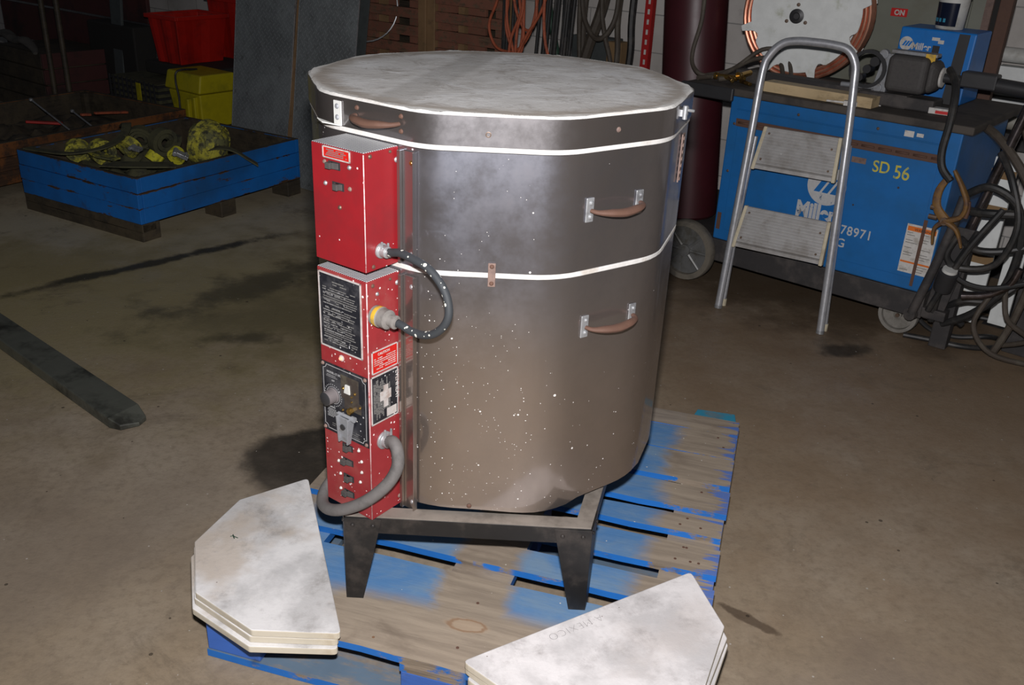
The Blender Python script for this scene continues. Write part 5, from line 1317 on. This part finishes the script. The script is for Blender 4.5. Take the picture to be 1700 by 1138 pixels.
ecable([(1.05, .05, .78), (1.12, .0, .70), (1.18, -.02, .55), (1.14, -.02, .40), (1.03, -.03, .36), (.98, -.05, .40), (1.0, -.05, .48)], .013, 'black cable sagging in a big loop right of the clamp')
ecable([(.98, .0, .62), (1.06, -.02, .67), (1.16, -.01, .62), (1.20, .0, .48), (1.18, .02, .30), (1.10, .03, .18), (1.0, .05, .10)], .015, 'thick black cable curving down beside the white boards')
ecable([(.97, .02, .56), (1.08, -.01, .575), (1.22, .02, .60), (1.35, .05, .66)], .016, 'black cable running level to the right edge')
ecable([(1.0, .0, .46), (1.08, -.03, .44), (1.2, .0, .47), (1.36, .04, .56)], .013, 'black cable running up to the right below the level one')
ecable([(.96, -.03, .42), (1.03, -.05, .33), (1.14, -.03, .31), (1.28, .03, .36)], .010, 'thin black cable in a shallow sag above the chrome bend')
ecable([(1.10, .10, .86), (1.16, .05, .76), (1.22, .02, .60), (1.26, .03, .42), (1.24, .05, .2), (1.2, .05, .04)], .014, 'dusty grey-brown cable falling along the right edge', 'hosebrown')
ecable([(.92, .18, .85), (1.02, .10, .82), (1.12, .06, .74), (1.18, .06, .66)], .016, 'thick dusty cable over the corner of the worktop', 'hosebrown')
ecable([(1.28, .12, .40), (1.16, .06, .25), (1.06, .03, .22), (1.0, .06, .16), (1.06, .10, .10)], .013, 'black cable curled low in front of the frame')
ecable([(1.15, .02, .28), (1.12, .0, .15), (1.2, .02, .05), (1.35, .1, .02)], .010, 'thin brown cable dropping to the floor at the right edge', 'hosebrown')
ecable([(1.18, .05, .32), (1.22, .02, .2), (1.3, .08, .12), (1.2, .12, .05)], .010, 'thin brown cable twisted at the lower right edge', 'hosebrown')
ecable([(1.06, -.02, .50), (1.02, -.02, .38), (.98, -.02, .25), (.97, 0, .12)], .014, 'black cable slanting down behind the tow bar')
ecable([(1.12, -.02, .60), (1.05, -.04, .45), (1.0, -.045, .30), (.96, -.04, .17)], .012, 'black cable slanting down to the caster corner')
q = MB(); q.tube([(1.22, .0, .40), (1.20, .0, .33), (1.14, -.01, .28), (1.06, -.02, .255)], [.014, .014, .014, .018], 12, 5); o = q.build('chrome_elbow', 'shiny', None); place(o, E0, EA); tag(o, 'shiny bent chrome pipe end among the cables', 'pipe')
sk = thing('cable_socket', 'round black socket with a white cap hanging among the cables', 'socket', EW(1.0, -.05, .315), EA, rot=(R_(14), R_(10), EA))
q = MB(); q.lathe([(0, -.05), (.033, -.05), (.036, -.02), (.036, .03), (.030, .034), (0, .034)], 24); q.build('socket_body', 'black', sk); q = MB(); q.lathe([(0, .0345), (.028, .0345), (.026, .044), (0, .046)], 24); q.build('socket_cap', 'dirtywhite', sk)
# floor loops
def fcable(pts, r, lab):
    q = MB(); q.tube([(x, y, r + .001 + dz) for (x, y, dz) in pts], r, 10, 7); o = q.build('floor_cable', 'hoseblack', None); return tag(o, lab, 'cable', 'black cables lying on the floor by the cart')
fcable([(1.565, 3.45, 0), (1.66, 3.41, 0), (1.76, 3.36, 0), (1.86, 3.355, 0), (1.97, 3.40, 0), (2.05, 3.50, 0), (2.07, 3.58, 0), (1.99, 3.66, 0), (1.85, 3.70, 0), (1.72, 3.70, .02), (1.62, 3.66, .06)], .011, 'black cable lying in the outermost loop on the floor')
fcable([(1.64, 3.60, .05), (1.70, 3.52, 0), (1.78, 3.455, 0), (1.88, 3.42, .022), (1.95, 3.45, .0)], .010, 'black cable lying inside the outer floor loop')
fcable([(1.66, 3.70, .10), (1.80, 3.76, .02), (1.98, 3.72, .02), (2.2, 3.60, 0), (2.5, 3.5, 0)], .012, 'black cable running off to the right edge on the floor')
fcable([(1.75, 3.80, .10), (1.95, 3.83, .05), (2.15, 3.74, .0), (2.4, 3.62, 0)], .011, 'black cable on the floor nearest the white boards')
heap('cable_tangle', 0, .75, 0, .5, .0, .16, 'hoseblack', lambda x, y, z: EW(1.06 + x, .44 + y, z), 'dark tangle of cables piled on the floor at the right edge', 'cables', 9, 20, 20, 8)
# white boards, pipes, posts at right
wbd = thing('white_board', 'upright white plastic board with tan bands behind the cables', 'board', EW(.985, .28, 0), EA)
MB().box(0, .085, 0, .02, .05, .72).build('board', 'poly', wbd, .003)
for z in (.14, .30, .50, .64): MB().box(-.002, .087, -.004, -.001, z, z + .035).build('tan_band', 'card', wbd)
o = MB().box(0, .07, 0, .02, .05, .62).build('white_board', 'poly', None, .003); o.location = EW(1.10, .33, 0); o.rotation_euler = (0, 0, EA); tag(o, 'second narrower white plastic board behind the cables, nearer the right edge', 'board')
for i, z in enumerate((.70, .765, .84, .905, .98)):
    q = MB()
    if i % 2: q.box(1.42, 2.3, -.14, -.06, z, z + .062)
    else: q.tube([(1.42, -.10, z + .032), (2.3, -.10, z + .032)], .032, 14)
    o = q.build('stacked_pipe' if not i % 2 else 'stacked_plank', 'dirtywhite' if not i % 2 else 'poly', None, .002); place(o, W0, WA)
    tag(o, ('white round pipe' if not i % 2 else 'white plank') + ' number ' + ('one', 'two', 'three', 'four', 'five')[i] + ' from the bottom of the stack at the right edge', 'pipe' if not i % 2 else 'plank', 'white pipes and planks racked at the right')
o = MB().box(1.405, 1.455, -.34, -.29, 0, 1.5).build('rusty_post', 'rust', None, .003); place(o, W0, WA); tag(o, 'rust-brown steel post in front of the white pipe stack', 'post')
q = MB(); q.box(1.30, 1.52, -.16, -.145, .0, .62); q.box(1.35, 2.3, -.14, -.02, .62, .69); o = q.build('pipe_rack', 'skid', None, .003); place(o, W0, WA); tag(o, 'dark steel rack carrying the white pipes', 'rack')
o = MB().box(-.05, .05, -.02, .02, 0, .09).build('cardboard_scrap', 'card', None, .002); o.location = EW(1.17, .10, .80); o.rotation_euler = (0, .2, EA); tag(o, 'olive-tan cardboard scrap on top of the cables', 'cardboard')
q = MB(); q.box(0, .10, 0, .10, 0, .74); o = q.build('cable_stand', 'skid', None, .004); place(o, EW(1.20, .20, .0), EA); tag(o, 'dark post carrying the hanging cables', 'post')

# electrical cabinet
cb = wthing('electrical_cabinet', 'tall grey-green electrical cabinet on the wall behind the welder', 'cabinet', .68, .24, .0)
MB().box(0, .67, 0, .235, .30, 1.75).build('case', 'cab', cb, .004); MB().box(.012, .60, -.012, -.001, .33, 1.72).build('door', 'cab', cb, .003)
MB().box(.655, .685, -.02, .0, .30, 1.75).build('edge_strip', 'rustpale', cb)
pl = MB().box(.274, .345, -.0145, -.0125, 1.134, 1.168).build('on_sign', 'onred', cb)
text('lettering', 'ON', .030, frame((.289, -.0152, 1.1405), (1, 0, 0), (0, 0, 1), (0, -1, 0)), 'whiteclean', pl, .0012, .95, .0003)
MB().box(.175, .195, -.02, -.013, 1.10, 1.118).build('white_knob', 'whiteclean', cb, .002)
MB().box(.66, .72, .02, .235, .30, 1.75).build('black_duct', 'darkbase', cb)
# maroon cylinder
gcx = thing('gas_cylinder', 'tall glossy maroon gas cylinder standing behind the kiln beside the welder', 'gas cylinder', EW(-.33, .34, .176), 0)
lean_dir = -ex; gcx.rotation_euler = Matrix.Rotation(R_(4.2), 3, ey.cross(Vector((0, 0, 1))).cross(Vector((0, 0, 1)))).to_euler() if False else (Vector((0, 0, 1)).rotation_difference((Vector((0, 0, 1)) - ex * .085).normalized())).to_euler()
q = MB(); q.lathe([(0, 0), (.13, 0), (.142, .012), (.142, 1.15), (.130, 1.22), (.09, 1.28), (.05, 1.30), (.045, 1.34), (0, 1.34)], 48); q.build('body', 'maroon', gcx)
q = MB(); q.lathe([(.046, 1.305), (.046, 1.42), (.035, 1.44), (0, 1.44)], 24); q.build('valve_cap', 'maroondull', gcx)
q = MB(); q.tube([EW(-.27, .15, 1.25), EW(-.262, .14, 1.1), EW(-.275, .12, .98), EW(-.26, .1, .92), EW(-.21, .08, .885), EW(-.15, .1, .875)], .009, 10, 6); o = q.build('green_hose', 'hosebrown', None); tag(o, 'thin olive hose hanging down in front of the maroon cylinder', 'hose')
q = MB(); q.tube([EW(-.08, .30, .80), EW(-.10, .28, .6), EW(-.08, .26, .4), EW(-.03, .2, .22)], .013, 10, 5); o = q.build('hanging_hose', 'hosebrown', None); tag(o, 'dark hose hanging between the cylinder and the welder', 'hose')

# ------------------------------------------------------------------ folding step ladder
LL = Vector((.864, 3.674, 0)); LA = math.atan2(-.520, .854); lean = R_(6)
ld = bpy.data.objects.new('step_ladder', None); COL.objects.link(ld); ld.location = LL
ld.rotation_euler = (Matrix.Rotation(LA, 3, 'Z') @ Matrix.Rotation(-lean, 3, 'X')).to_euler()
tag(ld, 'folded aluminium step ladder with two ribbed treads in front of the blue welder', 'ladder')
W2 = .431
rail = [(0, 0, .012), (.003, 0, .30), (.006, 0, .70), (.006, 0, .96), (.022, 0, 1.03), (.065, 0, 1.078), (.12, 0, 1.092), (.18, 0, 1.094), (.25, 0, 1.092), (.31, 0, 1.080), (.345, 0, 1.035), (.356, 0, .97), (.378, 0, .74), (.405, 0, .38), (.431, 0, .012)]
MB().tube(rail, .0155, 16, 4).build('front_rail', 'alu', ld)
MB().tube([(.006, .040, .03), (.010, .026, .40), (.020, .020, .72)], .010, 12, 3).build('rear_leg', 'alu', ld)
MB().tube([(.436, .040, .03), (.408, .026, .40), (.384, .020, .74)], .010, 12, 3).build('rear_leg', 'alu', ld)
for x in (.006, .436): MB().cyl((x, .040, .004), (x, .040, .034), .013, seg=14).build('foot_cap', 'cream', ld)
for x in (0, .431): MB().cyl((x, 0, .0), (x, 0, .014), .0165, seg=14).build('foot_cap', 'zinc', ld)
for (zt, zb, x0t, x1t, x0b, x1b) in ((.762, .612, .050, .352, .036, .365), (.441, .288, .030, .377, .016, .384)):
    q = MB(); nr = 13; x0t += .012; x0b += .012; x1t -= .012; x1b -= .012
    yt, yb = .018, -.014
    def lp_(t, xk): return (x0b + (x0t - x0b) * t if xk == 0 else x1b + (x1t - x1b) * t), (yb + (yt - yb) * t), (zb + (zt - zb) * t)
    a = []; b = []; nn_ = 52
    for i in range(nn_ + 1):
        t = i / nn_; p0 = lp_(t, 0); p1 = lp_(t, 1); gro = -.0022 if i % 4 < 2 else 0
        if t < .06: gro += .006 * (.06 - t) / .06 * 2
        a.append((p0[0], p0[1] + gro, p0[2])); b.append((p1[0], p1[1] + gro, p1[2]))
    q.sheet(a, b, .004); p0 = lp_(0, 0); p1 = lp_(0, 1)
    q.box(p0[0], p1[0], p0[1] + .0, p0[1] + .022, p0[2] - .012, p0[2] + .002)
    tr = q.build('tread', 'tread', ld)
    for k, (xa, xb) in enumerate(((x0t - .014, x0b - .014), (x1t, x1b))):
        q = MB(); q.hexa([(xb, yb - .008, zb - .016), (xb + .014, yb - .008, zb - .016), (xb + .014, yb + .022, zb - .016), (xb, yb + .022, zb - .016)],
                         [(xa, yt - .006, zt + .002), (xa + .014, yt - .006, zt + .002), (xa + .014, yt + .014, zt + .002), (xa, yt + .014, zt + .002)])
        q.build('tread_end_cap', 'cream', tr, .003)
    for (t, xk, dx) in ((.85, 0, .015), (.18, 0, .015), (.70, 1, -.018), (.16, 1, -.018)):
        p = lp_(t, xk); q = MB(); q.cyl((p[0] + dx, p[1] - .006, p[2]), (p[0] + dx, p[1], p[2]), .0045, seg=10); q.build('rivet', 'bolt', tr)
q = MB(); q.tube([(.012, .012, .27), (.05, .018, .285)], .004, 6); q.build('brace', 'alu', ld)
